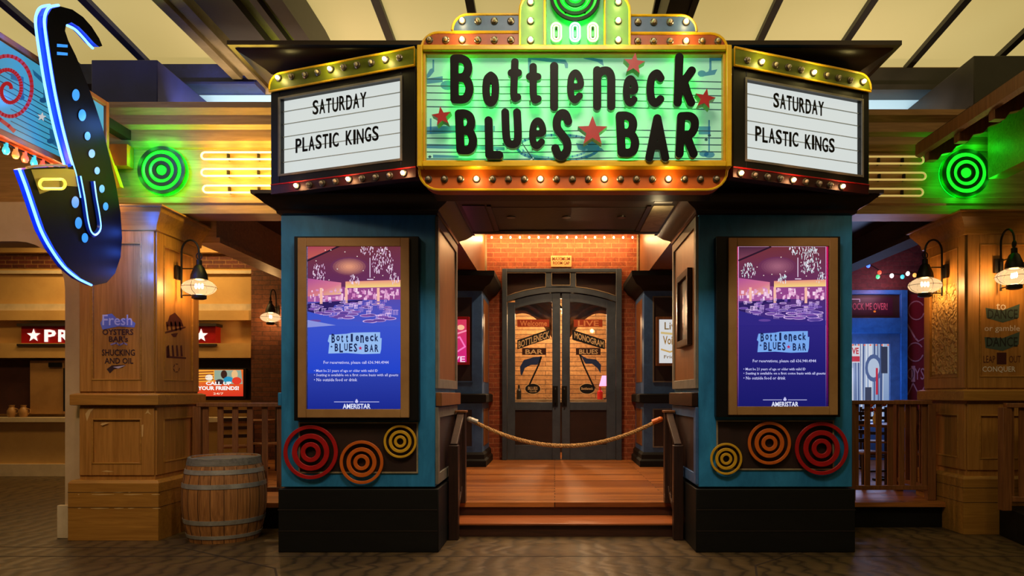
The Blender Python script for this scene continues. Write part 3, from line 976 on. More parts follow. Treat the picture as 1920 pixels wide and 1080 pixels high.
def bulb(parent, loc, lit, power=.8, color=(1, .72, .32)):
    """loc in the parent's frame; bulb axis faces -y"""
    o = bpy.data.objects.new('bulb', BULB[lit])
    COL.objects.link(o)
    o.parent = parent
    o.location = loc
    if lit:
        o['label'] = 'lit bulb'
        d = bpy.data.lights.new('bulb_light', 'POINT')
        d.energy = power; d.color = color; d.shadow_soft_size = .02
        l = bpy.data.objects.new('bulb_light', d)
        COL.objects.link(l)
        l.parent = parent
        l.location = Vector(loc) + Vector((0, -.075, 0))
    return o


# ------------------------------------------------------------------ centre sign
ZS = 5.9
S = F / ZS
t = thing('marquee_sign', 'big lit centre sign with black letters, red stars, bulbs and a green neon tower', 'sign', P(1077, 356, ZS))
O = ORIGIN[t]
def zx(px): return X_(px, ZS)
def zz(py): return Z_(py, ZS)
MB().box(zx(800), zx(1352), ZS + .14, 6.43, zz(345), zz(68)).build('cabinet', M['marqframe'], t)
def plate(pts, name, mat, y0=ZS, y1=ZS + .16):
    b = MB().prism(pts, y0, y1, 'y')
    o = b.build(name, mat, t, bevel=.006)
    rim = MB().tube([(p[0], y0, p[1]) for p in pts], .011, 6, True)
    rim.build('edge_trim', M['yellow'], o)
    return o
plate(rounded(zx(786), zx(1363), zz(356), zz(312), .16, (1, 1, 0, 0)), 'lower_bulb_panel', M['orange'])
plate(rounded(zx(790), zx(975), zz(94), zz(61), .14, (0, 0, 0, 1)), 'shoulder_panel', M['rust'])
plate(rounded(zx(1180), zx(1364), zz(94), zz(63), .14, (0, 0, 1, 0)), 'shoulder_panel', M['rust'])
plate(rounded(zx(848), zx(975), zz(60), zz(27), .13, (0, 0, 0, 1)), 'upper_shoulder_panel', M['steelblue'])
plate(rounded(zx(1180), zx(1306), zz(62), zz(29), .13, (0, 0, 1, 0)), 'upper_shoulder_panel', M['steelblue'])
plate(rounded(zx(975), zx(1022), zz(94), zz(-10), .16, (0, 0, 0, 1)), 'tower_side', M['lime'], ZS - .04)
plate(rounded(zx(1133), zx(1180), zz(94), zz(-10), .16, (0, 0, 1, 0)), 'tower_side', M['lime'], ZS - .04)
tp = MB().prism(rounded(zx(1022), zx(1133), zz(94), zz(-52), .2, (0, 0, 1, 1)), ZS - .02, ZS + .16, 'y').build('tower_face', paint('tower_green', lin(60, 190, 110), lin(40, 160, 90), 0.4), t)
# green neon target on the tower
cc = Vector((zx(1078), ZS - .05, zz(0)))
for r, m_ in ((47, 'letter'), (36, 'letter'), (21, 'letter')):
    MB().ring(cc.x, cc.z, (r - 6) / S, r / S, ZS - .075, ZS - .055).build('target_ring', M[m_], t)
for r in (41, 28, 12):
    MB().tube([(cc.x + (r - 2) / S * math.cos(2 * PI * k / 40), ZS - .045, cc.z + (r - 2) / S * math.sin(2 * PI * k / 40)) for k in range(40)], .016, 8, True).build('neon_ring', M['green'], t)
b = MB()
for k in range(6):
    a = k * PI / 3
    b.box(cc.x + .16 * math.cos(a) - .008, cc.x + .16 * math.cos(a) + .008, ZS - .06, ZS - .02, cc.z + .16 * math.sin(a) - .008, cc.z + .16 * math.sin(a) + .008)
b.build('standoff', M['dark'], t)
lamp((cc.x, ZS - .16, cc.z), 8, (0, 1, .1), .08, t)
lamp((zx(1078), ZS - .14, zz(60)), 3.0, (.1, 1, .15), .05, t)
for px, m_ in ((1043, 'neonwarm'), (1078, 'neonwhite'), (1111, 'neonwarm')):
    c0 = Vector((zx(px), ZS - .05, zz(66)))
    for q, rr in ((1.0, .0075), (.5, .006)):
        pts = []
        for k in range(28):
            a = 2 * PI * k / 28
            pts.append((c0.x + 9 * q / S * math.cos(a), ZS - .05, c0.z + (9 * q / S * math.sin(a)) + (8 / S if math.sin(a) > 0 else -8 / S)))
        MB().tube(pts, rr, 8, True).build('neon_loop', M[m_], t)
    b = MB()
    for dz in (-.04, .04):
        b.box(c0.x - .006, c0.x + .006, ZS - .045, ZS - .02, c0.z + dz - .006, c0.z + dz + .006)
    b.build('standoff', M['dark'], t)
# yellow frame and backlit art face
MB().frame(zx(785), zx(1368), zz(318), zz(92), .045, ZS - .08, ZS + .14).build('frame', M['yellow'], t, bevel=.008)
MB().frame(zx(785) + .045, zx(1368) - .045, zz(318) + .045, zz(92) - .045, .02, ZS - .045, ZS + .1).build('inner_frame', M['ringyellow'], t, bevel=.004)
YF = ZS + .02
MB().box(zx(790), zx(1362), YF + .004, YF + .08, zz(314), zz(96)).build('backing', M['dark'], t)
cv = Canvas(YF, lift=.0006)
mint, mint2, steel, staff = lin(164, 226, 196), lin(176, 222, 214), lin(58, 126, 150), lin(24, 66, 76)
cv.poly([(790, 314), (1364, 314), (1364, 94), (790, 94)], [lin(150, 214, 190), lin(156, 212, 182), lin(148, 208, 184), lin(142, 202, 178)], 0)
for i in range(5):
    y = 148 + i * 13
    cv.line([(792, y), (940, y + 2), (1130, y + 1), (1358, y + 6)], 1.9, staff, 2)
    y = 246 + i * 13
    cv.line([(792, y), (960, y + 1), (1170, y - 2), (1358, y)], 1.9, staff, 2)
for pts in ([(796, 148), (806, 130), (811, 128), (811, 112), (814, 112), (814, 134), (806, 144), (796, 150)],
            [(796, 148), (830, 143), (830, 154), (796, 158)], [(990, 106), (1060, 112), (1065, 120), (1065, 128), (1060, 128), (1058, 120), (996, 112), (993, 150), (990, 150)],
            [(1088, 104), (1130, 112), (1132, 124), (1120, 116), (1095, 110)], [(1330, 107), (1356, 107), (1356, 114), (1334, 114), (1334, 132), (1345, 130), (1340, 140), (1312, 144), (1312, 140), (1328, 134), (1330, 128)],
            [(796, 238), (880, 234), (928, 236), (928, 246), (796, 252)], [(806, 222), (809, 222), (809, 250), (806, 250)], [(1310, 237), (1332, 237), (1332, 252), (1310, 252)],
            [(1328, 225), (1331, 225), (1331, 285), (1328, 285)], [(800, 270), (900, 272), (946, 276), (946, 282), (800, 278)], [(812, 290), (860, 292), (860, 296), (812, 296)],
            [(1080, 268), (1128, 278), (1134, 284), (1100, 286), (1084, 280)], [(930, 280), (934, 280), (936, 304), (930, 304)]):
    cv.poly(pts, steel, 1)
ell = [(1046 + 76 * math.cos(a), 277 - 24 * math.sin(a)) for a in [2 * PI * k / 40 for k in range(41)]]
cv.line(ell, 5, steel, 1.2)
cv.line([(1040 + 60 * math.cos(a), 280 - 16 * math.sin(a)) for a in [PI + PI * k / 16 for k in range(17)]], 4, lin(96, 160, 170), 1.3)
for x, y, rx, ry in ((1320, 288, 9, 6), (1330, 290, 10, 6), (1316, 138, 8, 6), (840, 160, 14, 9), (1062, 284, 9, 6), (1112, 272, 10, 6), (868, 280, 8, 5)):
    cv.disc(x, y, rx, ry, steel, 1.4)
for x, y in ((806, 294), (945, 270), (1330, 254), (1324, 262)):
    cv.disc(x, y, 3, 2.4, staff, 2.2)
cv.line([(968, 252), (1000, 300)], 2, staff, 2.1); cv.line([(1000, 296), (990, 306), (1010, 306)], 3, lin(220, 240, 236), 2.1)
cv.build('art_face', M['signart'], t, smooth=False, fix=False)

LET = [('B', 844, 888, 102, 194, 2), ('o', 904, 936, 134, 200, 2), ('t', 951, 979, 109, 191, 2), ('t', 986, 1016, 118, 194, 2), ('l', 1031, 1047, 116, 208, 2),
       ('e', 1063, 1094, 130, 194, 2), ('n', 1112, 1154, 124, 207, 1), ('e', 1168, 1196, 141, 200, 1), ('c', 1212, 1247, 130, 201, 2), ('k', 1264, 1305, 99, 200, 2),
       ('B', 854, 894, 205, 289, 2), ('L', 909, 943, 218, 298, 1), ('U', 941, 978, 203, 278, 1), ('e', 992, 1023, 220, 280, 1), ('S', 1034, 1073, 205, 300, 1),
       ('B', 1156, 1198, 209, 294, 2), ('A', 1210, 1255, 214, 303, 0), ('R', 1268, 1310, 210, 296, 1)]
STROKES = {
    'B': [[(0, 0), (0, 1)], [(0, 1), (.45, 1), (.8, .93), (.92, .78), (.8, .62), (.5, .54), (0, .54)], [(.4, .54), (.8, .48), (1, .3), (.9, .1), (.6, 0), (0, 0)]],
    'o': [[(.5, 1), (.12, .86), (0, .5), (.12, .14), (.5, 0), (.88, .14), (1, .5), (.88, .86), (.5, 1)]],
    't': [[(.42, 1), (.42, .5), (.44, .16), (.6, 0), (.98, .03)], [(0, .7), (.95, .7)]],
    'l': [[(.5, 0), (.5, 1)]],
    'e': [[(.04, .5), (1, .52), (.96, .8), (.55, 1), (.14, .86), (0, .5), (.12, .14), (.5, 0), (.96, .16)]],
    'n': [[(0, 0), (0, 1)], [(0, .84), (.3, .97), (.75, .98), (.98, .82), (1, .5), (1, 0)]],
    'c': [[(.95, .84), (.6, 1), (.14, .86), (0, .5), (.12, .14), (.5, 0), (.95, .14)]],
    'k': [[(0, 0), (.02, 1)], [(.98, .7), (.5, .5), (.1, .38)], [(.42, .46), (.7, .2), (1, 0)]],
    'L': [[(0, 1), (0, 0)], [(0, 0), (1, 0)]],
    'U': [[(0, 1), (0, .3), (.15, .06), (.5, 0), (.85, .06), (1, .3), (1, 1)]],
    'S': [[(.98, .82), (.75, .98), (.4, 1), (.1, .86), (.12, .66), (.5, .5), (.9, .34), (.94, .14), (.6, 0), (.25, .02), (0, .18)]],
    'A': [[(0, 0), (.5, 1)], [(.5, 1), (1, 0)], [(.2, .3), (.8, .3)]],
    'R': [[(0, 0), (0, 1)], [(0, 1), (.6, 1), (.95, .88), (.95, .66), (.6, .5), (0, .5)], [(.45, .5), (.7, .25), (1, 0)]],
}


def curve2(path, n=5):
    if len(path) == 2:
        return path
    out = []
    P_ = [path[0]] + path + [path[-1]]
    for i in range(1, len(P_) - 2):
        for k in range(n):
            u = k / n
            a, b, c, d = P_[i - 1], P_[i], P_[i + 1], P_[i + 2]
            out.append(tuple(.5 * (2 * b[j] + (c[j] - a[j]) * u + (2 * a[j] - 5 * b[j] + 4 * c[j] - d[j]) * u * u + (-a[j] + 3 * b[j] - 3 * c[j] + d[j]) * u ** 3) for j in (0, 1)))
    return out + [path[-1]]


def letter_shape(ch, w_, h_, r_, step=1.5, shrink=0.0):
    """silhouette of a brush letter w x h: marching squares on the distance to its strokes"""
    segs = []
    for st_ in STROKES[ch]:
        q = [(r_ + p[0] * (w_ - 2 * r_), r_ + p[1] * (h_ - 2 * r_)) for p in curve2(st_)]
        segs += list(zip(q, q[1:]))
    def dist(x, y):
        best = 1e9
        for (xa, ya), (xb, yb) in segs:
            dx_, dy_ = xb - xa, yb - ya
            L2 = dx_ * dx_ + dy_ * dy_ or 1e-9
            k = max(0, min(1, ((x - xa) * dx_ + (y - ya) * dy_) / L2))
            best = min(best, (x - xa - k * dx_) ** 2 + (y - ya - k * dy_) ** 2)
        return math.sqrt(best) - (r_ - shrink)
    nx, ny = int(w_ / step) + 3, int(h_ / step) + 3
    g = [[dist((i - 1) * step, (j - 1) * step) for j in range(ny + 1)] for i in range(nx + 1)]
    vs, idx, faces = [], {}, []
    def vert(key, x, y):
        if key not in idx:
            idx[key] = len(vs); vs.append((x, y))
        return idx[key]
    for i in range(nx):
        for j in range(ny):
            cs = [(i, j), (i + 1, j), (i + 1, j + 1), (i, j + 1)]
            poly = []
            for k in range(4):
                (a, b), (c, d) = cs[k], cs[(k + 1) % 4]
                da, db = g[a][b], g[c][d]
                if da <= 0:
                    poly.append(vert((a, b), (a - 1) * step, (b - 1) * step))
                if (da <= 0) != (db <= 0):
                    q = da / (da - db)
                    key = tuple(sorted(((a, b), (c, d))))
                    poly.append(vert(key, (a - 1 + (c - a) * q) * step, (b - 1 + (d - b) * q) * step))
            if len(poly) >= 3:
                faces.append(poly)
    return vs, faces


for ch, x0, x1, y0, y1, halo in LET:
    yf_ = ZS - .10
    sc = yf_ / F
    w_, h_ = x1 - x0, y1 - y0
    r_ = {'B': 8.0, 'k': 8.0, 'n': 7.8, 'l': 7.9, 'o': 7.2, 'A': 7.6, 'R': 7.8, 'L': 7.6, 'U': 7.4, 'S': 7.8, 't': 7.0, 'e': 6.4, 'c': 7.4}[ch]
    lean = {'A': 0, 'n': 0}.get(ch, RND.uniform(-.05, .05))
    vs, fs = letter_shape(ch, w_, h_, r_)
    def at(v, y): return (X_(x0 + v[0] + lean * (v[1] - h_ / 2), yf_), y, Z_(y1 - v[1], yf_))
    m = MB()
    n0 = len(vs)
    m.add([at(v, yf_) for v in vs] + [at(v, yf_ + .05) for v in vs], [f for f in fs] + [[i + n0 for i in reversed(f)] for f in fs])
    edges = {}
    for f in fs:
        for a, b in zip(f, f[1:] + f[:1]):
            edges[(a, b)] = 1
    for a, b in edges:
        if (b, a) not in edges:
            m.f.append([b, a, a + n0, b + n0]); m.m.append(1); m.c.append(None)
    o = m.build('letter', [M['letter'], M['letteredge']], t, fix=False)
    b = MB()
    u, v = r_ , r_ + 2
    b.box(at((u, v), 0)[0] - .006, at((u, v), 0)[0] + .006, yf_ + .05, YF, at((u, v), 0)[2] - .006, at((u, v), 0)[2] + .006)
    b.build('standoff', M['letteredge'], o)
    if halo:
        vs2, fs2 = letter_shape(ch, w_, h_, r_, 2.0, 2.0)
        h = MB(); h.add([at(v, yf_ + .060) for v in vs2], fs2)
        h.build('halo_light', M['halo'] if halo == 2 else M['halosoft'], o, smooth=False, fix=False)
for px, py, r, rot in ((828, 218, 19, -.15), (1189, 119, 21, .12), (1322, 185, 20, .2), (1111, 246, 29, 0)):
    y0 = ZS - .13
    c0 = P(px, py, y0); R = r / (F / y0)
    pts = [(c0.x + (R if k % 2 == 0 else R * .42) * math.sin(rot + PI * k / 5), c0.z + (R if k % 2 == 0 else R * .42) * math.cos(rot + PI * k / 5)) for k in range(10)]
    o = MB().prism(pts, y0, y0 + .08, 'y', 0, 1).build('star', [M['redpaint'], M['staredge']], t, smooth=False, label='red star')
    MB().box(c0.x - .01, c0.x + .01, y0 + .08, YF, c0.z - .01, c0.z + .01).build('standoff', M['staredge'], o)
# bulbs
for k in range(19):
    px = 803.7 + k * 29.95
    bulb(t, P(px, 336, ZS) - O, k % 4 == 3)
for k, px in enumerate((805.6, 836, 866.7, 896, 927, 958)):
    bulb(t, P(px, 75.5, ZS) - O, k == 2)
for k, px in enumerate((1195.6, 1225, 1256, 1286, 1316, 1345.6)):
    bulb(t, P(px, 78, ZS) - O, k == 3)
for k, px in enumerate((866.7, 896.5, 927, 958)):
    bulb(t, P(px, 40, ZS) - O, k == 0)
for k, px in enumerate((1196, 1225.5, 1256, 1286)):
    bulb(t, P(px, 42, ZS) - O, k == 3)
for px in (995, 1159):
    for py in (5, 40, 76):
        bulb(t, P(px, py, ZS - .04) - O, True, 0.6)


# ------------------------------------------------------------------ side marquees with changeable letters
def wing(A, B, side, panel_px, tops, bots, label):
    """A is the left end of the front edge, B the right end; both (x, y)"""
    dx, dy = B[0] - A[0], B[1] - A[1]
    L = math.hypot(dx, dy)
    ang = math.atan2(dy, dx)
    t = thing('marquee_board', label, 'sign', (A[0], A[1], 3.33), ang)
    ca, sa = math.cos(ang), math.sin(ang)
    def loc(x, y): return ((x - A[0]) * ca + (y - A[1]) * sa, -(x - A[0]) * sa + (y - A[1]) * ca)
    def uv(px, py):
        k = (px - CX) / F
        q = (k * A[1] - A[0]) / (dx - k * dy)
        y = A[1] + q * dy
        return q * L, Z_(py, y) - 3.33
    bk = [loc(A[0], 6.74), loc(B[0], 6.74)]
    plan = [(0, 0), (L, 0), bk[1], bk[0]]
    MB().prism([(0, .03), (L, .03), bk[1], bk[0]], .05, .94, 'z').build('cabinet', M['marqframe'], t, local=True)
    # black face frame round the white panel
    corners = [uv(*p) for p in panel_px]
    u0 = (corners[0][0] + corners[3][0]) / 2; u1 = (corners[1][0] + corners[2][0]) / 2
    v0 = (corners[2][1] + corners[3][1]) / 2; v1 = (corners[0][1] + corners[1][1]) / 2
    b = MB(); y0, y1 = -.05, .05
    b.box(0, u0, y0, y1, .085, .935); b.box(u1, L, y0, y1, .085, .935); b.box(u0, u1, y0, y1, .085, v0); b.box(u0, u1, y0, y1, v1, .935)
    b.build('face_frame', M['marqframe'], t, bevel=.006, local=True)
    MB().frame(u0 - .012, u1 + .012, v0 - .012, v1 + .012, .018, -.058, -.045).build('bead', M['greytrim'], t, local=True)
    cv = Canvas(fn=lambda u, v, l: Vector((u, .01 - l, v)), lift=.0006)
    cv.poly([(u0, v0), (u1, v0), (u1, v1), (u0, v1)], lin(226, 233, 229), 0)
    cv.build('light_panel', M['marqpanel'], t, local=True, smooth=False, fix=False)
    # letter tracks
    for j in range(1, 6):
        v = v0 + (v1 - v0) * (j / 6 + .02)
        MB().box(u0, u1, -.006, .006, v - .002, v + .002).build('letter_track', M['track'], t, local=True)
    for word, px0, px1, pya, pyb in WORDS[side]:
        ua, va = uv(px0, pya); ub, vb = uv(px1, pyb)
        # advance widths for a condensed face
        wds = {' ': .75, 'I': .32, 'L': .82, 'K': 1.0, 'N': 1.05, 'Y': .98, 'T': .86}
        tot = sum(wds.get(ch, .95) for ch in word) + .22 * (len(word) - 1)
        k = (ub - ua) / tot; u = ua
        vm = (va + vb) / 2
        h = .128
        for ch in word:
            wd = wds.get(ch, .95) * k
            if ch != ' ':
                vs, fs = glyphs(ch, .012, .5, 4)
                jit = RND.uniform(-.004, .004)
                m = MB(); m.add([(u + v.x * wd, -.014 if v.z > .5 else -.007, vm - h / 2 + jit + v.y * h) for v in vs], fs)
                m.build('letter', M['letter'], t, local=True, smooth=False)
            u += wd + .22 * k
    # top bulb band, rounded at the outer end
    cor = (0, 0, 0, 1) if side < 0 else (0, 0, 1, 0)
    pts = rounded(0, L, .935, 1.085, .12, cor)
    o = MB().prism(pts, -.07, .06, 'y').build('bulb_band', M['olive'], t, local=True)
    MB().tube([(p[0], -.07, p[1]) for p in pts], .010, 6, True).build('edge_trim', M['yellow'], o, local=True)
    lo = MB().prism([(0, -.05), (L, -.05), (L, .05), (0, .05)], 0.0, .085, 'z').build('lower_band', M['marqred'], t, local=True)
    MB().tube([(0, -.052, .085), (L, -.052, .085)], .006, 6).build('edge_trim', M['redpaint'], lo, local=True)
    for px, py, on in tops:
        u, v = uv(px, py); bulb(t, (u, -.07, v), on, 1.0, (1, .78, .25))
    for px, py, on in bots:
        u, v = uv(px, py); bulb(t, (u, -.05, min(max(v, .035), .055)), on, .8, (1, .45, .18))
    # three bulbs on the outer return
    ex = -.0 if side < 0 else L
    for k in range(3):
        bo = MB().ball((ex + (-.015 if side < 0 else .015), .06, .35 + k * .14), .02, .02, .02, 10, 7)
        bo.build('bulb', M['bulblit'], t, local=True, label='lit bulb on the outer return')
    return t


M['track'] = paint('clear_letter_track', lin(176, 186, 180), lin(160, 170, 166), 0.3, bump=0)
M['marqpanel'] = vcol('lit_marquee_panel', 0.86, 0.3)
WORDS = {-1: [('SATURDAY', 588, 688, 196, 194), ('PLASTIC KINGS', 556, 711, 268, 257)], 1: [('SATURDAY', 1449, 1543, 193, 201), ('PLASTIC KINGS', 1415, 1563, 257, 269)]}
def z4(pts): return [(500 + x / 2.7, y / 2.7, on) for x, y, on in pts]
tl = z4([(90, 413, 1), (155, 405, 0), (225, 398, 0), (288, 385, 0), (352, 370, 1), (417, 360, 0), (485, 348, 0), (557, 337, 0), (627, 322, 1), (697, 312, 0)])
bl = z4([(175, 950, 1), (237, 945, 0), (303, 937, 0), (370, 928, 0), (437, 918, 1), (503, 913, 0), (572, 907, 0), (642, 900, 0), (712, 887, 1)])
wing((-2.59, 6.575), (-1.157, 6.05), -1, [(530, 187), (758, 152), (758, 305), (533, 328)], tl, bl, 'angled lit letter board left of the big centre sign')
tr = [(1391, 120.4, 0), (1417, 124, 1), (1442.6, 129, 0), (1466.7, 133, 0), (1490.7, 138, 0), (1513.7, 143.5, 1), (1537.8, 148, 0), (1560, 152.6, 0), (1582.6, 156.7, 0), (1606, 160, 1)]
br_ = [(1381, 332, 1), (1407, 335, 0), (1431, 337, 0), (1455, 340, 0), (1478.5, 344, 1), (1502, 347, 0), (1527, 349.5, 0), (1548, 352, 0), (1570, 354.5, 1)]
wing((1.489, 6.05), (2.87, 6.575), 1, [(1393, 155), (1610, 190), (1608, 332), (1392, 304)], tr, br_, 'angled lit letter board right of the big centre sign')


# ------------------------------------------------------------------ string of lights, brick-wall plaque and door
t = thing('string_lights', 'row of small warm bulbs along the top of the brick entrance wall', 'string lights', P(1055, 440, 12.75))
zl = 12.75
tb = [(910 + k * 10, 438) for k in range(30)]
MB().tube([P(x, y, zl) for x, y in ((905, 438), (1055, 439), (1205, 438))], .012, 6).build('cord', M['iron'], t)
for k in range(16):
    p = P(922 + k * 17.6, 443, zl)
    b = MB().ball(p - Vector((0, 0, .02)), .017, .017, .022, 10, 7)
    b.build('bulb', M['bulbwarm'] if 'bulbwarm' in M else M['bulblit'], t)
    if k % 2 == 0:
        lamp(p - Vector((0, .06, .06)), 13, (1, .58, .24), .03, t)
tag(MB().box(DX0 - .4, DX1 + .4, 12.93, 13.0, 4.42, 4.5).build('light_rail', M['dark'], smooth=False), 'thin dark rail behind the bulb row over the entrance', 'rail')
t = thing('wall_plaque', 'small tan plaque with two lines of letters above the double door', 'plaque', P(1052, 501, 13))
MB().box(X_(1033, 13), X_(1071.5, 13), 12.965, 13.0, Z_(501, 13), Z_(480, 13)).build('plate', paint('plaque_tan', lin(226, 176, 118), lin(206, 156, 100), .5, bump=.02), t, bevel=.004)
cv = Canvas(12.963)
cv.text('MAXIMUM', 1035.5, 482, 1069, 488.5, lin(110, 56, 30), 0, .02)
cv.text('ROOM CAP', 1037, 490, 1068, 496, lin(110, 56, 30), 0, .02)
cv.build('lettering', M['print'], t, smooth=False, fix=False)

# entrance door set
t = thing('double_door', 'grey double door with arched glass, hand-painted notes and a panelled transom', 'door', P(1053, 862, 13))
yd = 12.98
def dx(px): return X_(px, 13.0)
def dz(py): return Z_(py, 13.0)
zb = PZ
arch = lambda px: 549 + 18 * ((px - 1052.5) / 101.5) ** 2        # top edge of the leaves in photo rows
# frame: jambs, head, arched rail
b = MB(); b.box(dx(942), dx(951), yd - .07, yd + .14, zb, dz(505)); b.box(dx(1154.5), dx(1165), yd - .07, yd + .14, zb, dz(505))
b.box(dx(951), dx(1154.5), yd - .07, yd + .14, dz(512), dz(505))
xs = [951 + k * 203.5 / 24 for k in range(25)]
b.prism([(dx(x), dz(arch(x))) for x in xs] + [(dx(x), dz(arch(x) - 11)) for x in reversed(xs)], yd - .06, yd + .1, 'y')
for x in (1023, 1069): b.box(dx(x), dx(x + 11), yd - .06, yd + .1, dz(541), dz(512))
b.box(dx(1033), dx(1070), yd - .06, yd + .1, dz(541), dz(536))
b.build('door_frame', M['doorpaint'], t, bevel=.006)
tr_ = MB()
for xa, xb in ((951, 1024), (1033, 1070), (1079, 1154.5)):
    tr_.box(dx(xa), dx(xb), yd + .02, yd + .06, dz(560), dz(511))
tr_.build('transom_panel', M['espresso'], t)
bd = MB()
def outline(pts, wd=.010):
    bd.tube([(dx(x), yd - .055, dz(y)) for x, y in pts], wd, 5, True)
outline([(948.5, 513)] + [(1023, 513)] + [(x, arch(x) - 11.5) for x in (1023, 1005, 985, 965, 950)])
outline([(1034.5, 513), (1069, 513), (1069, 536), (1034.5, 536)])
outline([(1079.5, 513), (1156, 513)] + [(x, arch(x) - 11.5) for x in (1155, 1140, 1120, 1100, 1079.5)])
bd.build('bead', M['cream_trim'], t)
for sgn, xa, xb, ga, gb in ((-1, 951.8, 1050.6, 966, 1035.5), (1, 1053.4, 1154, 1068.5, 1137)):
    xs = [xa + k * (xb - xa) / 12 for k in range(13)]
    gx = [ga + k * (gb - ga) / 12 for k in range(13)]
    gt = lambda px: arch(px) + 17
    lf = MB()
    y0, y1 = yd - .03, yd + .03
    lf.box(dx(xa), dx(ga), y0, y1, zb + .01, dz(arch(xa) + 1)) if sgn < 0 else lf.prism([(dx(xa), zb + .01), (dx(ga), zb + .01), (dx(ga), dz(arch(ga))), (dx(xa), dz(arch(xa)))], y0, y1)
    lf.prism([(dx(gb), zb + .01), (dx(xb), zb + .01), (dx(xb), dz(arch(xb) + .5)), (dx(gb), dz(arch(gb) + .5))], y0, y1)
    lf.prism([(dx(x), dz(gt(x))) for x in gx] + [(dx(x), dz(arch(x) + .7)) for x in reversed(gx)], y0, y1)
    lf.box(dx(ga), dx(gb), y0, y1, dz(769), dz(754)); lf.box(dx(ga), dx(gb), y0, y1, zb + .01, dz(834))
    leaf = lf.build('door_leaf', M['doorpaint'], t, bevel=.004)
    MB().box(dx(ga), dx(gb), yd - .01, yd + .01, dz(835), dz(768)).build('lower_panel', M['espresso'], leaf)
    MB().prism([(dx(ga), dz(755)), (dx(gb), dz(755))] + [(dx(x), dz(gt(x) - 1)) for x in reversed(gx)], yd - .004, yd + .004, 'y').build('glass', M['pane'], leaf)
    hx = 1041 if sgn < 0 else 1058
    MB().box(dx(hx - 5), dx(hx + 5), y0 - .012, y0, dz(762), dz(724)).tube([(dx(hx), y0 - .01, dz(758)), (dx(hx), y0 - .06, dz(755)), (dx(hx), y0 - .06, dz(731)), (dx(hx), y0 - .01, dz(728))], .014, 8).build('pull_handle', M['iron'], leaf)
    cv = Canvas(yd - .006)
    gold, red, blk, nb, crm = lin(196, 150, 96), lin(170, 66, 34), lin(22, 22, 26), lin(40, 58, 104), lin(220, 190, 140)
    cxm = (ga + gb) / 2
    cv.poly([(cxm - 31, 613), (cxm + 29, 613), (cxm + 29, 599), (cxm - 31, 599)] if sgn < 0 else [(cxm - 27, 613), (cxm + 27, 613), (cxm + 27, 599), (cxm - 27, 599)], red, 0)
    if sgn < 0:
        cv.text('Welcome', cxm - 26, 601, cxm + 25, 611.5, lin(230, 150, 96), 1, .02)
        cv.poly([(970, 655), (1031, 634), (1031, 617), (970, 638)], blk, 1)
        cv.text('BOTTLENECK', 972, 640, 1030, 653, crm, 2, .02, slant=-20)
        cv.rect(979, 653, 1024, 665.5, lin(60, 30, 24), 1); cv.text('BAR', 985, 655, 1018, 664, crm, 2, .02)
        cv.poly([(976, 702), (975, 688), (982, 675), (1000, 670), (1016, 668), (1008, 684), (996, 684), (984, 690), (979, 704)], nb, 2)
        cv.line([(1015, 669), (1010, 684), (996, 714), (990, 728)], 3, blk, 2)
        cv.disc(999, 729, 15.5, 10.5, crm, 2, 24); cv.disc(999, 729, 14, 9.3, blk, 2.5, 24)
        cv.text('BLUES', 990, 725, 1008, 731, crm, 3, .02); cv.text('CLUB', 993, 732, 1006, 735.5, crm, 3, .01)
    else:
        cv.text('LIVE', cxm - 19, 601, cxm + 20, 611.5, lin(230, 150, 96), 1, .02)
        cv.poly([(1073, 637), (1134, 655), (1134, 638), (1073, 618)], blk, 1)
        cv.text('MONOGRAM', 1077, 622, 1132, 634, crm, 2, .02, slant=18)
        cv.rect(1080, 653, 1126, 665.5, lin(60, 30, 24), 1); cv.text('BLUES', 1086, 655, 1121, 664, crm, 2, .02)
        cv.poly([(1087, 664), (1100, 672), (1118, 674), (1127, 684), (1126, 700), (1120, 690), (1110, 682), (1098, 682)], nb, 2)
        cv.line([(1087, 665), (1094, 684), (1107, 712), (1115, 728)], 3, blk, 2)
        cv.disc(1101, 729, 15.5, 10.5, crm, 2, 24); cv.disc(1101, 729, 14, 9.3, blk, 2.5, 24)
        cv.text('Bottleneck', 1090, 726, 1112, 731, crm, 3, .02)
    cv.text('Ameristar', cxm - 15, 760, cxm + 15, 764.5, lin(120, 116, 110), -12, .01)
    cv.build('painted_lettering', M['print'], leaf, smooth=False, fix=False)
MB().box(dx(951), dx(1154), yd - .05, yd + .1, zb, zb + .012).build('threshold', M['chrome'], t)

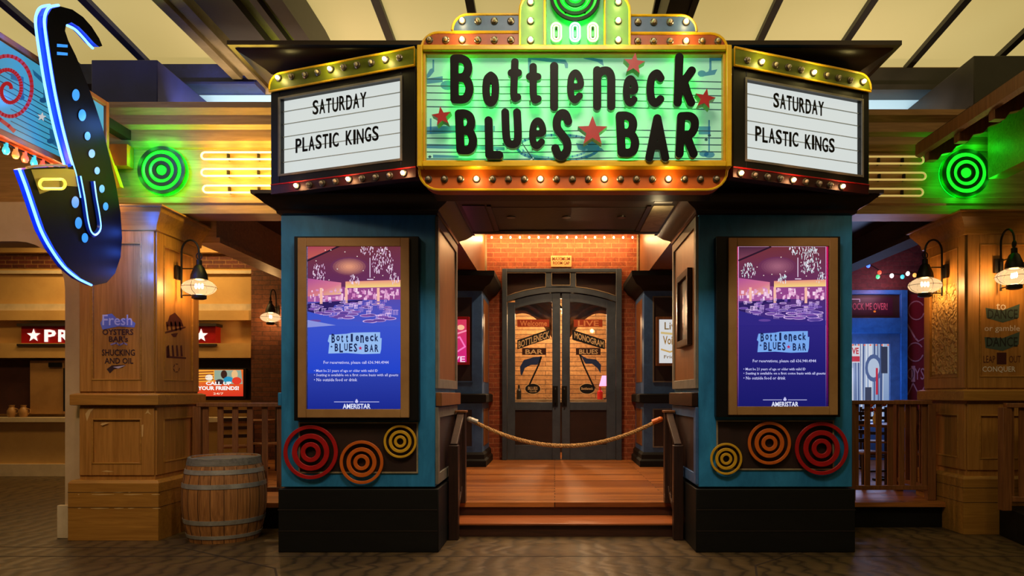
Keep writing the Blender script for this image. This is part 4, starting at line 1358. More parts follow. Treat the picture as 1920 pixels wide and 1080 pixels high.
# room behind the door: back wall, floor, curtain swags, table, lamp
struct(MB().box(-1.6, 2.2, 15.6, 15.7, 0, 3.6).build('wall_inner_back', brick('lobby_boards', lin(196, 150, 96), lin(166, 120, 72), lin(96, 62, 36), 2.2, .10, .008), smooth=False))
struct(MB().box(-1.6, -1.5, 13.2, 15.6, 0, 3.6).box(2.1, 2.2, 13.2, 15.6, 0, 3.6).build('wall_inner_side', M['cream'], smooth=False))
struct(MB().box(-1.6, 2.2, 13.02, 15.6, PZ - .1, PZ - .005).build('floor_inner', M['deck'], smooth=False))
struct(MB().box(-1.6, 2.2, 13.2, 15.7, 3.6, 3.7).build('ceiling_inner', M['dark'], smooth=False))
for sgn, xa, xb in ((-1, 966, 1035), (1, 1068, 1137)):
    o = MB()
    # hanging swag, gathered at the inner edge
    x_in, x_out = (xb, xa) if sgn < 0 else (xa, xb)
    rows = []
    for i in range(15):
        u = i / 14
        row = []
        for j in range(21):
            v = j / 20
            px = x_in + (x_out - x_in) * u
            drop = 34 + 44 * (1 - u) ** 1.6 * 1.0 - 10 * math.sin(PI * u)
            py = 556 + v * drop
            row.append(P(px, py, 13.25 + .035 * math.sin(v * 16 + u * 5)))
        rows.append(row)
    o.add([p for r_ in rows for p in r_], [(i * 21 + j, i * 21 + j + 1, (i + 1) * 21 + j + 1, (i + 1) * 21 + j) for i in range(14) for j in range(20)])
    tag(o.build('curtain_swag', M['cloth'], fix=False), 'brown draped curtain swag behind the %s door glass' % ('left' if sgn < 0 else 'right'), 'curtain')
t = thing('lobby_counter', 'low pale counter seen through the lower door glass', 'counter', (0.3, 14.9, PZ))
MB().box(-1.2, 1.7, 14.7, 15.2, PZ, 1.32).build('body', M['espresso'], t); MB().box(-1.25, 1.75, 14.62, 15.25, 1.32, 1.38).build('top', M['cream_trim'], t)
for k, (x, h, r_, mm) in enumerate(((-.75, .3, .05, 'iron'), (.95, .26, .06, 'redpaint'), (1.35, .34, .05, 'neonoff'))):
    o = MB().lathe([(r_, 0), (r_, h * .6), (r_ * .4, h * .75), (r_ * .4, h)], (x, 14.9, 1.38), 14).build('bottle', M[mm])
    tag(o, ('black bottle on the counter behind the left door glass', 'red bottle on the counter behind the right door glass', 'yellow bottle farthest right on the counter behind the door glass')[k], 'bottle')
t = thing('table_lamp', 'shaded pink lamp glowing behind the right door glass', 'lamp', (1.15, 15.0, 1.38))
MB().lathe([(.07, 0), (.07, .02), (.015, .04), (.015, .3)], (1.1, 15.05, 1.38), 14).build('base', M['iron'], t)
MB().lathe([(.16, .28), (.10, .5)], (1.1, 15.05, 1.38), 18, capped=False).build('lamp_shade', glow('pink_shade', (1, .25, .5, 1), 1.6), t)
d = thing('pendant_lamp', 'small ceiling lamp lighting the lobby behind the door', 'lamp', (.05, 14.3, 3.6))
MB().tube([(.05, 14.3, 3.6), (.05, 14.3, 3.3)], .008, 6).build('cord', M['iron'], d)
MB().lathe([(.14, 3.2), (.05, 3.3)], (.05, 14.3, 0), 16, capped=False).build('lamp_shade', M['iron'], d)
lamp((.05, 14.3, 3.15), 260, (1, .66, .34), .06, d)


# inner columns flanking the door
def inner_column(x0, x1, side, label):
    y0, y1 = 11.77, 12.98
    t = thing('square_column', label, 'column', ((x0 + x1) / 2, 12.4, PZ))
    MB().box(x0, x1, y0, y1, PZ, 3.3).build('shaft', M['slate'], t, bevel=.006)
    MB().crown(x0, x1, y0, y1, [(.01, 3.2), (.03, 3.22), (.06, 3.26), (.14, 3.3), (.22, 3.42), (.22, 3.50)]).build('capital', M['black'], t)
    MB().crown(x0, x1, y0, y1, [(.07, PZ), (.07, PZ + .10), (.04, PZ + .13), (.04, PZ + .2), (.01, PZ + .24)]).build('base', M['black'], t)
    MB().crown(x0, x1, y0, y1, [(.01, 1.34), (.07, 1.36), (.07, 1.48), (.03, 1.5)]).build('chair_rail', M['black'], t)
    e = .16
    for a, b_, z0, z1 in ((x0 + e, x1 - e, 1.7, 3.1), (x0 + e, x1 - e, .62, 1.24)):
        MB().box(a, b_, y0 - .004, y0 + .01, z0, z1).build('panel', M['espresso'], t)
        MB().frame(a - .012, b_ + .012, z0 - .012, z1 + .012, .02, y0 - .014, y0 + .01).build('bead', M['greytrim'] if side > 0 else M['slate'], t)
    xi = x1 if side < 0 else x0
    for z0, z1 in ((1.7, 3.1), (.62, 1.24)):
        a, b_ = (xi - .01, xi + .005) if side < 0 else (xi - .005, xi + .01)
        MB().box(a, b_, y0 + .2, y1 - .15, z0, z1).build('panel', M['sidewood'], t)
    return t


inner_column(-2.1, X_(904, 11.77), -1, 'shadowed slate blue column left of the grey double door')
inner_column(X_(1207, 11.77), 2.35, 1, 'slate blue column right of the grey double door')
for side, xa, xb, ya, yb, lab in ((-1, 846, 880, 594, 684, 'pink lit poster box on the slate column left of the door'), (1, 1230, 1270, 594, 686, 'white lit poster box on the slate column right of the door')):
    zc = 11.72
    t = thing('poster_box', lab, 'poster', P((xa + xb) / 2, yb, 11.77))
    X0, X1, Z0, Z1 = X_(xa, zc) - (0.18 if side < 0 else 0), X_(xb, zc) + (0.18 if side > 0 else 0), Z_(yb, zc), Z_(ya, zc)
    MB().frame(X0, X1, Z0, Z1, .045, zc - .02, 11.77).build('frame', M['redpaint'] if side < 0 else M['sidewood'], t, bevel=.003)
    MB().box(X0 + .03, X1 - .03, zc, 11.77, Z0 + .03, Z1 - .03).build('backing', M['dark'], t)
    cv = Canvas(zc - .002)
    sx = lambda u: 846 - 20 + u * 54 if side < 0 else 1230 + u * 60
    if side < 0:
        cv.poly([(824, 682), (876, 682), (876, 598), (824, 598)], [lin(190, 20, 110), lin(220, 30, 130), lin(220, 60, 90), lin(200, 30, 70)], 0)
        cv.line([(842, 610), (856, 626), (874, 620)], 3, lin(255, 150, 180), 1); cv.line([(836, 640), (862, 632), (872, 650), (850, 664)], 3, lin(255, 120, 190), 1)
        cv.disc(864, 614, 7, 5, lin(255, 190, 150), 1); cv.text('LIVE', 834, 668, 872, 679, lin(255, 210, 235), 1, .02)
    else:
        cv.rect(1236, 682, 1290, 598, lin(214, 214, 214), 0)
        cv.text('Live', 1246, 604, 1276, 618, lin(120, 90, 40), 1, .01); cv.text('Voices', 1243, 630, 1278, 646, lin(150, 110, 40), 1, .02)
        cv.line([(1240, 624), (1280, 628)], 4, lin(206, 180, 120), 1); cv.line([(1240, 655), (1256, 660), (1282, 652)], 3, lin(200, 160, 90), 1)
        cv.text('Friday', 1245, 666, 1275, 674, lin(120, 90, 40), 1, .01)
    cv.build('picture', M['screen'], t, smooth=False, fix=False)


# ------------------------------------------------------------------ stair rails and rope
def stair_rail(X, label):
    t = thing('stair_railing', label, 'railing', (X, 7.95, 0))
    w_ = .05
    MB().box(X - w_, X + w_, 7.84, 7.95, PZ, 1.29).build('post', M['darkrail'], t, bevel=.006)
    MB().box(X - w_ - .012, X + w_ + .012, 7.82, 7.97, 1.29, 1.315).build('post_cap', M['sidewood'], t, bevel=.004)
    MB().box(X - w_, X + w_, 7.26, 7.36, 0, .97).build('post', M['darkrail'], t, bevel=.006)
    MB().beam((X, 7.30, .965), (X, 7.88, 1.285), .075, .05).build('handrail', M['darkrail'], t, bevel=.006)
    MB().beam((X, 7.36, .2), (X, 7.84, .46), .04, .05).build('bottom_rail', M['darkrail'], t)
    for k in range(4):
        y = 7.44 + k * .105
        z = .2 + (y - 7.36) / .48 * .26
        MB().box(X - .015, X + .015, y - .015, y + .015, z, .965 + (y - 7.3) / .58 * .32 - .02).build('baluster', M['darkrail'], t)
    return t


stair_rail(-1.035, 'dark stair railing at the left end of the porch steps')
stair_rail(1.265, 'dark stair railing at the right end of the porch steps')
zr = 7.93
xa, xb = -.95, 1.18
t = thing('rope_barrier', 'tan twisted rope hanging in a sag across the top of the steps', 'rope', (xa, zr, 1.22))
path = []
n = 60
za, zm = Z_(786, zr), Z_(836, zr)
for i in range(n + 1):
    u = i / n
    x = xa + (xb - xa) * u
    path.append(Vector((x, zr, zm + (za - zm) * (2 * u - 1) ** 2)))
b = MB()
for s_ in range(3):
    pp = []
    for i in range(n * 3 + 1):
        u = i / (n * 3)
        x = xa + (xb - xa) * u
        a = u * 2 * PI * 26 + s_ * 2 * PI / 3
        pp.append(Vector((x, zr + .0125 * math.cos(a), zm + (za - zm) * (2 * u - 1) ** 2 + .0125 * math.sin(a))))
    b.tube(pp, .0135, 6)
b.build('cord', M['rope'], t)
b = MB(); b.ball((xa, zr - .01, za), .03, .03, .03); b.tube([(xa, zr, za), (xa + .09, zr, za - .035)], .03, 10); b.build('end_fitting', M['steel'], t)
b = MB(); b.ball((xb, zr - .01, za), .03, .03, .03); b.tube([(xb, zr, za), (xb - .09, zr, za - .035)], .03, 10); b.build('end_fitting', M['ringorange'], t)

# unseen ceiling lights added to brighten the entrance recess
for x, y in ((-.5, 9.6), (.75, 9.6), (.12, 11.2)):
    t = thing('added_downlight', {(-.5): 'added unseen ceiling light in the entrance recess, left one', .75: 'added unseen ceiling light in the entrance recess, right one'}.get(x, 'added unseen ceiling light in the entrance recess, nearest the door'), 'ceiling light', (x, y, 4.5))
    MB().lathe([(.09, 4.47), (.09, 4.5), (.06, 4.5), (.06, 4.48)], (x, y, 0), 18).build('trim_ring', M['chrome'], t)
    o = area('recessed_lamp', (x, y, 4.465), (x, y + .15, 0), (.1, .1), 56, (1, .66, .36), 2.2)


# ------------------------------------------------------------------ wooden piers
def pier(x0, x1, y0, y1, zbase, zrail, ztop, label, side, facepanels, sidepanels, stone=False):
    t = thing('panelled_pier', label, 'pier', ((x0 + x1) / 2, (y0 + y1) / 2, 0))
    MB().box(x0, x1, y0, y1, zbase, ztop - .02).build('shaft', M['pier'], t)
    MB().crown(x0, x1, y0, y1, [(.075, 0), (.075, zbase - .03), (.055, zbase)]).build('base', M['pierx'], t, bevel=.004)
    b = MB()
    for z in (zbase * .55, zbase * .8):
        b.crown(x0, x1, y0, y1, [(.077, z), (.077, z + .004)])
    b.build('board_joint', M['dark'], t)
    MB().crown(x0, x1, y0, y1, [(.03, zrail), (.065, zrail + .005), (.065, zrail + .11), (.03, zrail + .125)]).build('chair_rail', M['pierx'], t, bevel=.004)
    MB().crown(x0, x1, y0, y1, [(.008, ztop - .24), (.03, ztop - .23), (.035, ztop - .18), (.06, ztop - .14), (.11, ztop - .07), (.12, ztop - .06), (.13, ztop - .02), (.155, ztop - .015), (.155, ztop)]).build('capital', M['pierx'], t)
    xs = x1 if side < 0 else x0
    for pz in facepanels:
        e = .15
        f = MB().frame(x0 + .004, x1 - .004, pz[0] - .12, pz[1] + .12, .13, y0 - .016, y0)
        f.build('panel_frame', M['pier'], t, bevel=.003)
        MB().frame(x0 + .13, x1 - .13, pz[0] - .004, pz[1] + .004, .016, y0 - .022, y0).build('panel_bead', M['pierx'], t, bevel=.003)
    for pz in sidepanels:
        a, c = (xs, xs + .016) if side < 0 else (xs - .016, xs)
        MB().xframe(y0 + .004, y1 - .004, pz[0] - .12, pz[1] + .12, .13, a, c).build('panel_frame', M['pier'], t, bevel=.003)
        a, c = (xs, xs + .022) if side < 0 else (xs - .022, xs)
        MB().xframe(y0 + .13, y1 - .13, pz[0] - .004, pz[1] + .004, .016, a, c).build('panel_bead', M['pierx'], t, bevel=.003)
    return t


PLX0, PLX1, PLY0, PLY1 = X_(150, 7.32), X_(291, 7.32), 7.32, 8.19
pl = pier(PLX0, PLX1, PLY0, PLY1, .615, 1.378, 3.41, 'golden wooden pier behind the saxophone sign, stencilled with oyster lettering', -1,
          [(.78, 1.24), (1.64, 3.05)], [(.78, 1.24), (1.64, 3.05)])
PRX0, PRY0, PRY1 = X_(1812, 7.63), 7.63, 8.48
pr = pier(PRX0, PRX0 + .95, PRY0, PRY1, .62, 1.42, 3.44, 'golden wooden pier at the right edge with carved side panel and painted lettering', 1,
          [(.80, 1.27), (1.68, 3.10)], [(.80, 1.27), (1.68, 3.10)])
# stencil on the left pier
yf_ = PLY0 - .002
def stencil(*draws):
    cv = Canvas(yf_, lift=.0005)
    for d in draws:
        d(cv)
    cv.build('stencil', M['print'], pl, smooth=False, fix=False)
stencil(lambda cv: cv.poly([(188, 606), (196, 590), (210, 588), (222, 600), (240, 596), (254, 606), (252, 614), (222, 612), (192, 618)], lin(110, 130, 220), 0), lambda cv: cv.text('Fresh', 192, 590, 248, 610, lin(200, 210, 255), 1, .01))
stencil(lambda cv: cv.text('OYSTERS', 192, 617, 250, 628, lin(70, 44, 50), 1, .02))
stencil(lambda cv: cv.text("BAR's", 204, 630, 240, 641, lin(70, 44, 50), 1, .02))
stencil(lambda cv: cv.line([(208, 646), (218, 643), (224, 647), (232, 643), (238, 646)], 3, lin(150, 140, 190), 1))
stencil(lambda cv: cv.text('SHUCKING', 191, 655, 253, 667, lin(60, 40, 44), 1, .02))
stencil(lambda cv: cv.text('AND OIL', 196, 671, 250, 682, lin(60, 40, 44), 1, .02))
stencil(lambda cv: cv.poly([(200, 692), (210, 685), (236, 684), (230, 689), (214, 692), (206, 700)], lin(60, 40, 44), 1), lambda cv: cv.poly([(212, 688), (236, 685), (222, 691)], lin(190, 180, 210), 1.5))
wear = lin(214, 176, 116)
cv = Canvas(PLY0 - .0755, lift=.0005)
for y, runs in ((923, ((168, 200), (212, 236), (240, 246))), (927, ((146, 149), (172, 214), (232, 268), (284, 300))), (953, ((146, 152), (170, 204), (214, 232), (240, 252), (286, 301)))):
    for a, b_ in runs:
        cv.poly([(a, y + .7), (a + (b_ - a) * .4, y + 1.3), (b_, y + .3), (b_, y - .3), (a + (b_ - a) * .5, y - .8), (a, y - .2)], wear, 1)
cv.build('paint_wear', M['print'], pl, smooth=False, fix=False)
cv = Canvas(PLY0 - .0165, lift=.0005)
for pts in ([(160, 776), (166, 768), (178, 764), (170, 772), (163, 790)], [(272, 776), (276, 770), (278, 766), (279, 772), (284, 778), (277, 774)], [(264, 797), (269, 796), (268, 818), (266, 820)], [(188, 796), (192, 793), (206, 792), (192, 798)], [(190, 884), (200, 882), (214, 884), (204, 885)]):
    cv = Canvas(PLY0 - .0165, lift=.0005)
    cv.poly(pts, wear, 1)
    cv.build('paint_wear', M['print'], pl, smooth=False, fix=False)
xs_ = PLX1 + .002
cv = Canvas(fn=lambda u, v, l: Vector((xs_ + l, PLY0 + u, v)))
dk = lin(84, 36, 22)
ux = lambda px: (CX - 0) * 0 + (xs_ * F / (px - CX)) - PLY0
def sy(px, py):
    z = xs_ * F / (px - CX); return (z - PLY0, Z_(py, z))
def spoly(pts, l): cv.poly([sy(*p) for p in pts], dk, l)
spoly([(312, 612), (318, 592), (328, 586), (340, 600), (344, 612)], 0)
spoly([(309, 622), (348, 612), (348, 615), (309, 626)], 0)
spoly([(320, 626), (334, 624), (330, 632), (325, 632)], 0)
for k in range(4):
    spoly([(313 + k * 8, 620), (311 + k * 8, 604), (314 + k * 8, 603), (316 + k * 8, 619)], 0)
    spoly([(315 + k * 8, 668), (314 + k * 8, 648), (317 + k * 8, 647), (319 + k * 8, 668)], 0)
spoly([(312, 667), (349, 670), (349, 673), (312, 671)], 0)
spoly([(312, 650), (316, 648), (316, 670), (312, 668)], 0)
for k in range(5):
    a = k * 1.1
    spoly([(331 + 5 * math.cos(a), 690 + 7 * math.sin(a)), (331 + 6.5 * math.cos(a), 690 + 9 * math.sin(a)), (331 + 6.5 * math.cos(a + .8), 690 + 9 * math.sin(a + .8)), (331 + 5 * math.cos(a + .8), 690 + 7 * math.sin(a + .8))], 0)
cv.build('carved_mark', M['print'], pl, smooth=False, fix=False)
# painted lettering on the right pier
cv = Canvas(PRY0 - .002, lift=.0005)
wht, grn, brn = lin(236, 226, 220), lin(74, 92, 84), lin(90, 40, 36)
cv.text('to', 1868, 569, 1886, 581, wht, 1, .0)
cv.poly([(1848, 577), (1880, 582), (1912, 570), (1910, 596), (1880, 605), (1850, 596)], grn, 0); cv.text('DANCE', 1852, 580, 1908, 598, lin(40, 40, 40), 1, .01)
cv.text('or gamble', 1846, 610, 1912, 624, wht, 1, .0)
cv.poly([(1846, 632), (1880, 634), (1912, 622), (1910, 646), (1880, 658), (1848, 652)], grn, 0); cv.text('DANCE', 1850, 632, 1908, 650, lin(40, 40, 40), 1, .01)
cv.text("LEAP", 1844, 667, 1866, 680, brn, 1, .0); cv.rect(1869, 661, 1887, 683, lin(74, 32, 30), 1); cv.text('OUT', 1892, 667, 1914, 680, brn, 1, .0)
cv.text('CONQUER', 1842, 687, 1904, 699, wht, 1, .01)
cv.build('painted_lettering', M['print'], pr, smooth=False, fix=False)
# carved relief on its side face
m_, nt, bs, out = _new('carved_gold_relief')
v_ = _coords(nt)
vo = nt.nodes.new('ShaderNodeTexVoronoi'); vo.inputs['Scale'].default_value = 26; vo.feature = 'SMOOTH_F1'
n_ = nt.nodes.new('ShaderNodeTexNoise'); n_.inputs['Scale'].default_value = 9
nt.links.new(v_, n_.inputs['Vector'])
mx = nt.nodes.new('ShaderNodeMixRGB'); mx.inputs[0].default_value = .18
nt.links.new(v_, mx.inputs[1]); nt.links.new(n_.outputs['Color'], mx.inputs[2]); nt.links.new(mx.outputs[0], vo.inputs['Vector'])
bs.inputs['Base Color'].default_value = lin(206, 160, 90); bs.inputs['Roughness'].default_value = .4
_bump(nt, bs, vo.outputs['Distance'], 1.0, .05)
MB().box(PRX0 - .008, PRX0, PRY0 + .17, PRY1 - .17, 1.72, 2.72).build('carved_panel', m_, pr)


# ------------------------------------------------------------------ wall lanterns
def lantern(loc, rz, label, power, reach=.24, scale=1.0):
    t = thing('wall_lantern', label, 'lantern', loc, rz)
    k = scale
    def B(): return MB()
    def done(b, name, mat, par=t):
        for p in b.v: p *= k
        return b.build(name, mat, par, local=True)
    done(B().box(0, .025, -.045, .045, -.02, .13), 'back_plate', M['iron'])
    b = B().tube([(.05, 0, -.22), (.05, 0, .22)], .011, 8)
    pts = [(.05, 0, .2)]
    for i in range(13):
        a = PI - PI * i / 12
        pts.append((.05 + (reach - .05) / 2 * (1 + math.cos(a)), 0, .28 + .13 * math.sin(a)))
    pts.append((reach, 0, .2))
    b.tube(pts, .011, 8)
    b.tube([(.02, 0, .1), (reach - .03, 0, .1)], .007, 6); b.tube([(.05, 0, -.19), (reach - .03, 0, -.19)], .007, 6)
    done(b, 'bracket', M['iron'])
    b = B().lathe([(.012, .2), (.03, .19), (.03, .14), (.05, .12), (.085, .03), (.09, -.02), (.07, -.03)], (reach, 0, 0), 20)
    b.tube([(reach + .03 * math.cos(q * PI / 8), 0, .235 + .035 * math.sin(q * PI / 8)) for q in range(16)], .006, 6, True)
    done(b, 'cap', M['iron'])
    prof = [(.07, -.025)]
    for i in range(1, 14):
        a = PI / 2 - PI * i / 14
        prof.append((max(.07, .175 * math.cos(a)), -.105 + .088 * math.sin(a)))
    prof.append((.07, -.19))
    done(B().lathe(prof, (reach, 0, 0), 28, capped=False), 'globe', M['lampglass'])
    b = B().lathe([(.065, -.185), (.075, -.19), (.075, -.225), (.05, -.235)], (reach, 0, 0), 18)
    done(b, 'base_cup', M['iron'])
    b = B()
    for q in range(4):
        a = q * PI / 2
        b.tube([(reach + math.cos(a) * r_, math.sin(a) * r_, z_) for r_, z_ in ((.08, -.02), (.15, -.055), (.182, -.105), (.15, -.155), (.075, -.19))], .0025, 5)
    b.tube([(reach + .18 * math.cos(q * PI / 12), .18 * math.sin(q * PI / 12), -.105) for q in range(24)], .0025, 5, True)
    done(b, 'wire_guard', M['iron'])
    b = B()
    for q in (-1, 0, 1):
        b.ball((reach + q * .035, 0, -.09), .014, .014, .03, 8, 6)
    done(b, 'filament_bulb', M['filament'])
    d = bpy.data.lights.new('lantern_light', 'POINT'); d.energy = power; d.color = (1, .56, .2); d.shadow_soft_size = .06
    l = bpy.data.objects.new('lantern_light', d); COL.objects.link(l); l.parent = t; l.location = (reach * k, 0, -.105 * k)
    return t


lantern((PLX1 + .012, 7.72, Z_(521, 7.72)), 0, 'onion lantern on the side of the left pier beside the barrel', 28)
lantern((PRX0 - .012, 8.0, Z_(518, 8.0)), PI, 'onion lantern on the inner side of the right pier', 24)
lantern((X_(1880, 7.6) - .04, PRY0 - .012, Z_(508, 7.6)), -PI / 2, 'onion lantern on the front of the right pier at the photo edge', 22, .27)
lantern((X_(520, 13.0), 12.99, Z_(588, 13.0)), -PI / 2, 'small distant lantern on the dark brick wall just left of the left column', 30, .3)


# ------------------------------------------------------------------ green neon targets on the entablature
def neon_target(px, py, z, label):
    t = thing('neon_target', label, 'neon sign', P(px, py, z))
    c = P(px, py, z); s = F / z
    MB().ring(c.x, c.z, .001, 46 / s, z - .045, z - .03, 40).build('back_disc', paint('target_green', lin(30, 150, 40), lin(20, 120, 30), .4, bump=0), t)
    for r in (44, 30, 17):
        MB().ring(c.x, c.z, (r - 6.5) / s, r / s, z - .085, z - .07).build('dark_ring', M['beamd'], t)
    for r, w_ in ((33.5, .03), (20.5, .03)):
        MB().tube([(c.x + r / s * math.cos(2 * PI * k / 40), z - .06, c.z + r / s * math.sin(2 * PI * k / 40)) for k in range(40)], w_ * .8, 8, True).build('neon_ring', M['green'], t)
    MB().lathe([(.05, -.02), (.05, 0)], (c.x, z - .06, c.z), 20, 'y').build('neon_centre', M['green'], t)
    MB().tube([(c.x + 43 / s * math.cos(2 * PI * k / 40), z - .018, c.z + 43 / s * math.sin(2 * PI * k / 40)) for k in range(40)], .014, 8, True).build('halo_tube', M['greensoft'], t)
    b = MB()
    for k in range(4):
        a = PI / 4 + k * PI / 2
        b.box(c.x + .2 * math.cos(a) - .01, c.x + .2 * math.cos(a) + .01, z - .075, z + .02, c.z + .2 * math.sin(a) - .01, c.z + .2 * math.sin(a) + .01)
    b.build('standoff', M['dark'], t)
    for k in range(8):
        a = k * PI / 4 + .4
        lamp((c.x + 47 / s * math.cos(a), z - .10, c.z + 47 / s * math.sin(a)), 2.6 if px < 960 else 1.4, (.01, 1, .02), .07, t, 'neon_light')
    return t


neon_target(310, 323, 7.63, 'round green neon target on the wall band right of the saxophone')
neon_target(1804, 328, 7.65, 'round green neon target under the wooden eave on the right')


# horizontal neon loops
def neon_bar(px0, px1, py, z, mat, label, group_, lit):
    t = thing('neon_bar', label, 'neon light', P((px0 + px1) / 2, py, z))
    s = F / z; h = 6.5 / s
    xa_, xb_ = X_(px0, z) + h, X_(px1, z) - h
    zc = Z_(py, z); y = z - .05
    pts = [(xa_ - h * math.sin(k * PI / 8), y, zc + h * math.cos(k * PI / 8)) for k in range(9)]
    pts += [(xb_ + h * math.sin(k * PI / 8), y, zc - h * math.cos(k * PI / 8)) for k in range(9)]
    MB().tube(pts, .0105, 8, True).build('tube', mat, t)
    for u in (.3, .72):
        x = xa_ + (xb_ - xa_) * u
        MB().box(x - .004, x + .004, y + .008, z + .03, zc - h, zc + h).build('tube_clip', M['iron'], t)
    if lit:
        for u in (.15, .5, .85):
            lamp((xa_ + (xb_ - xa_) * u, y - .09, zc), 4.0, (1, .70, .09), .06, t, 'neon_light')
    return t


for k, (a, b_, py) in enumerate(((382, 530, 295), (382, 530, 326), (385, 530, 357))):
    neon_bar(a, b_, py, 7.62, M['neonyellow'], ('top', 'middle', 'lowest')[k] + ' lit yellow neon loop left of the left letter board', 'n', True)
for k, (a, b_, py) in enumerate(((1608, 1727, 303), (1608, 1731, 333), (1608, 1726, 363))):
    neon_bar(a, b_, py, 7.64, M['neondim'], ('top', 'middle', 'lowest')[k] + ' dim yellow neon loop right of the right letter board', 'n', False)

# ------------------------------------------------------------------ projecting blade sign and saxophone
XB = -4.47
BLADE_FN = lambda px: XB * F / (px - CX)
t = thing('blade_sign', 'blue projecting sign with red spiral and music staves behind the saxophone', 'sign', (XB - .08, 6.2, 3.7))
BY0, BY1 = 5.0, XB * F / (199 - CX)
BZ1 = Z_(195, BY1); BZ0 = 3.60
MB().box(XB - .16, XB - .005, BY0, BY1, BZ0, BZ1).build('cabinet', M['rust'], t, bevel=.008)
MB().xframe(BY0 - .02, BY1 + .02, BZ0 - .02, BZ1 + .02, .05, XB - .03, XB + .02).build('frame', M['rust'], t, bevel=.006)
MB().box(XB - .14, XB - .04, BY1 - .01, 7.62, 4.2, 4.3).build('wall_bracket', M['iron'], t)
cv = Canvas(fn=lambda px, py, l: Vector((XB + l, XB * F / (px - CX), Z_(py, XB * F / (px - CX)))))
def bl_(u, v): # along y (0 near .. 1 far), height 0..1 -> photo pixel
    y = BY0 + .04 + (BY1 - BY0 - .08) * u; zz_ = BZ0 + .04 + (BZ1 - BZ0 - .08) * v
    return (CX + XB * F / y, HY - (zz_ - EYE) * F / y)
ca_, cb_ = lin(84, 196, 232), lin(60, 160, 215)
cv.poly([bl_(0, 0), bl_(1, 0), bl_(1, 1), bl_(0, 1)], [cb_, ca_, lin(96, 206, 236), cb_], 0)
for i in range(5):
    v = .64 - i * .07
    cv.line([bl_(u / 10, v + .04 * math.sin(u / 3)) for u in range(11)], 1.5, lin(24, 44, 70), 1)
    v = .38 - i * .07
    cv.line([bl_(u / 10, v - .03 * math.sin(u / 3)) for u in range(4, 11)], 1.5, lin(24, 44, 70), 1)
for pts in ([(.52, .9), (.60, .86), (.60, .62), (.585, .62), (.585, .80), (.53, .84)], [(.40, .7), (.47, .74), (.47, .5), (.455, .5), (.455, .66), (.40, .63)], [(.62, .3), (.68, .28), (.68, .1), (.63, .12)]):
    cv.poly([bl_(*p) for p in pts], lin(40, 110, 160), 1.5)
for u, v in ((.585, .6), (.455, .48), (.63, .14), (.7, .4)):
    p = bl_(u, v); cv.disc(p[0], p[1], 7, 5, lin(30, 90, 140), 1.6)
sp = []
for k in range(90):
    a = k / 89 * 2.35 * 2 * PI
    r_ = 6 + 60 * k / 89
    sp.append((16 + r_ * .78 * math.cos(a + .4), 168 - r_ * 1.02 * math.sin(a + .4)))
cv.line([p for p in sp if p[0] > -60], 7, lin(196, 40, 44), 2)
cv.line([(-20, 208), (0, 224), (16, 236), (26, 246)], 7, lin(196, 40, 44), 2)
cv.star(78, 219, 9, lin(240, 240, 240), 2, .2)
for u, v, cc in ((.90, .66, (230, 50, 110)), (.945, .62, (240, 110, 60)), (.90, .5, (230, 50, 110)), (.95, .47, (240, 90, 70)), (.93, .35, (230, 60, 110)), (.945, .22, (240, 110, 60))):
    p = bl_(u, v); cv.disc(p[0], p[1], 4, 8, lin(*cc), 2)
cv.line([bl_(.925, .75), bl_(.92, .2)], 1.5, lin(30, 60, 90), 1.9)
cv.build('art_face', M['bladeart'], t, smooth=False, fix=False)
# orange arrow fixed to the wall end of the blade
a = MB().prism([(7.5, 3.78), (7.58, 3.78), (7.58, 4.0), (7.5, 4.0)], XB + .03, XB + .25, 'x')
y_ = 7.5
ar = thing('arrow_ornament', 'orange and yellow arrow ornament on the wall between saxophone and green target', 'ornament', P(222, 320, 7.5))
MB().prism([(X_(203, 7.5), Z_(272, 7.5)), (X_(230, 7.5), Z_(352, 7.5)), (X_(206, 7.5), Z_(352, 7.5))], 7.46, 7.52, 'y').build('wing', M['yellow'], ar)
MB().box(X_(202, 7.5), X_(238, 7.5), 7.50, 7.62, Z_(310, 7.5), Z_(270, 7.5)).build('arrow_block', M['orange'], ar)

# coloured bulbs under the blade
BC = {'red': (1, .12, .05), 'teal': (.05, .6, .7), 'amber': (1, .5, .1), 'green': (.1, .8, .3), 'orange': (1, .28, .06)}
for nme, cc in BC.items():
    M['festoon_' + nme] = glow('festoon_' + nme, cc + (1,), .95, sample=False)
t = thing('string_lights', 'coloured bulbs strung under the blue projecting sign', 'string lights', (XB - .08, 5.6, BZ0))
seq = ['red', 'orange', 'teal', 'amber', 'green']
yy = [5.66 + k * .105 for k in range(13)]
MB().tube([(XB - .06, 5.5, BZ0 - .03)] + [(XB - .06, y, BZ0 - .035 - .008 * (k % 2)) for k, y in enumerate(yy)] + [(XB - .06, 7.1, BZ0 - .03)], .008, 6).build('cord', M['iron'], t)
for k, y in enumerate(yy):
    nme = ('red', 'amber', 'teal', 'orange', 'red', 'teal', 'red', 'orange', 'green', 'amber', 'red', 'orange', 'amber')[k]
    b = MB().lathe([(.016, 0), (.016, -.03), (.024, -.045), (.028, -.07), (.018, -.092), (.004, -.097)], (XB - .06, y, BZ0 - .03), 12)
    b.build('bulb', M['festoon_' + nme], t, label='%s bulb' % nme)
    if k % 3 == 0:
        lamp((XB - .06, y, BZ0 - .18), 5.0 if nme != 'teal' else 1.5, mix(BC[nme], (1, .6, .35), .6), .03, t)

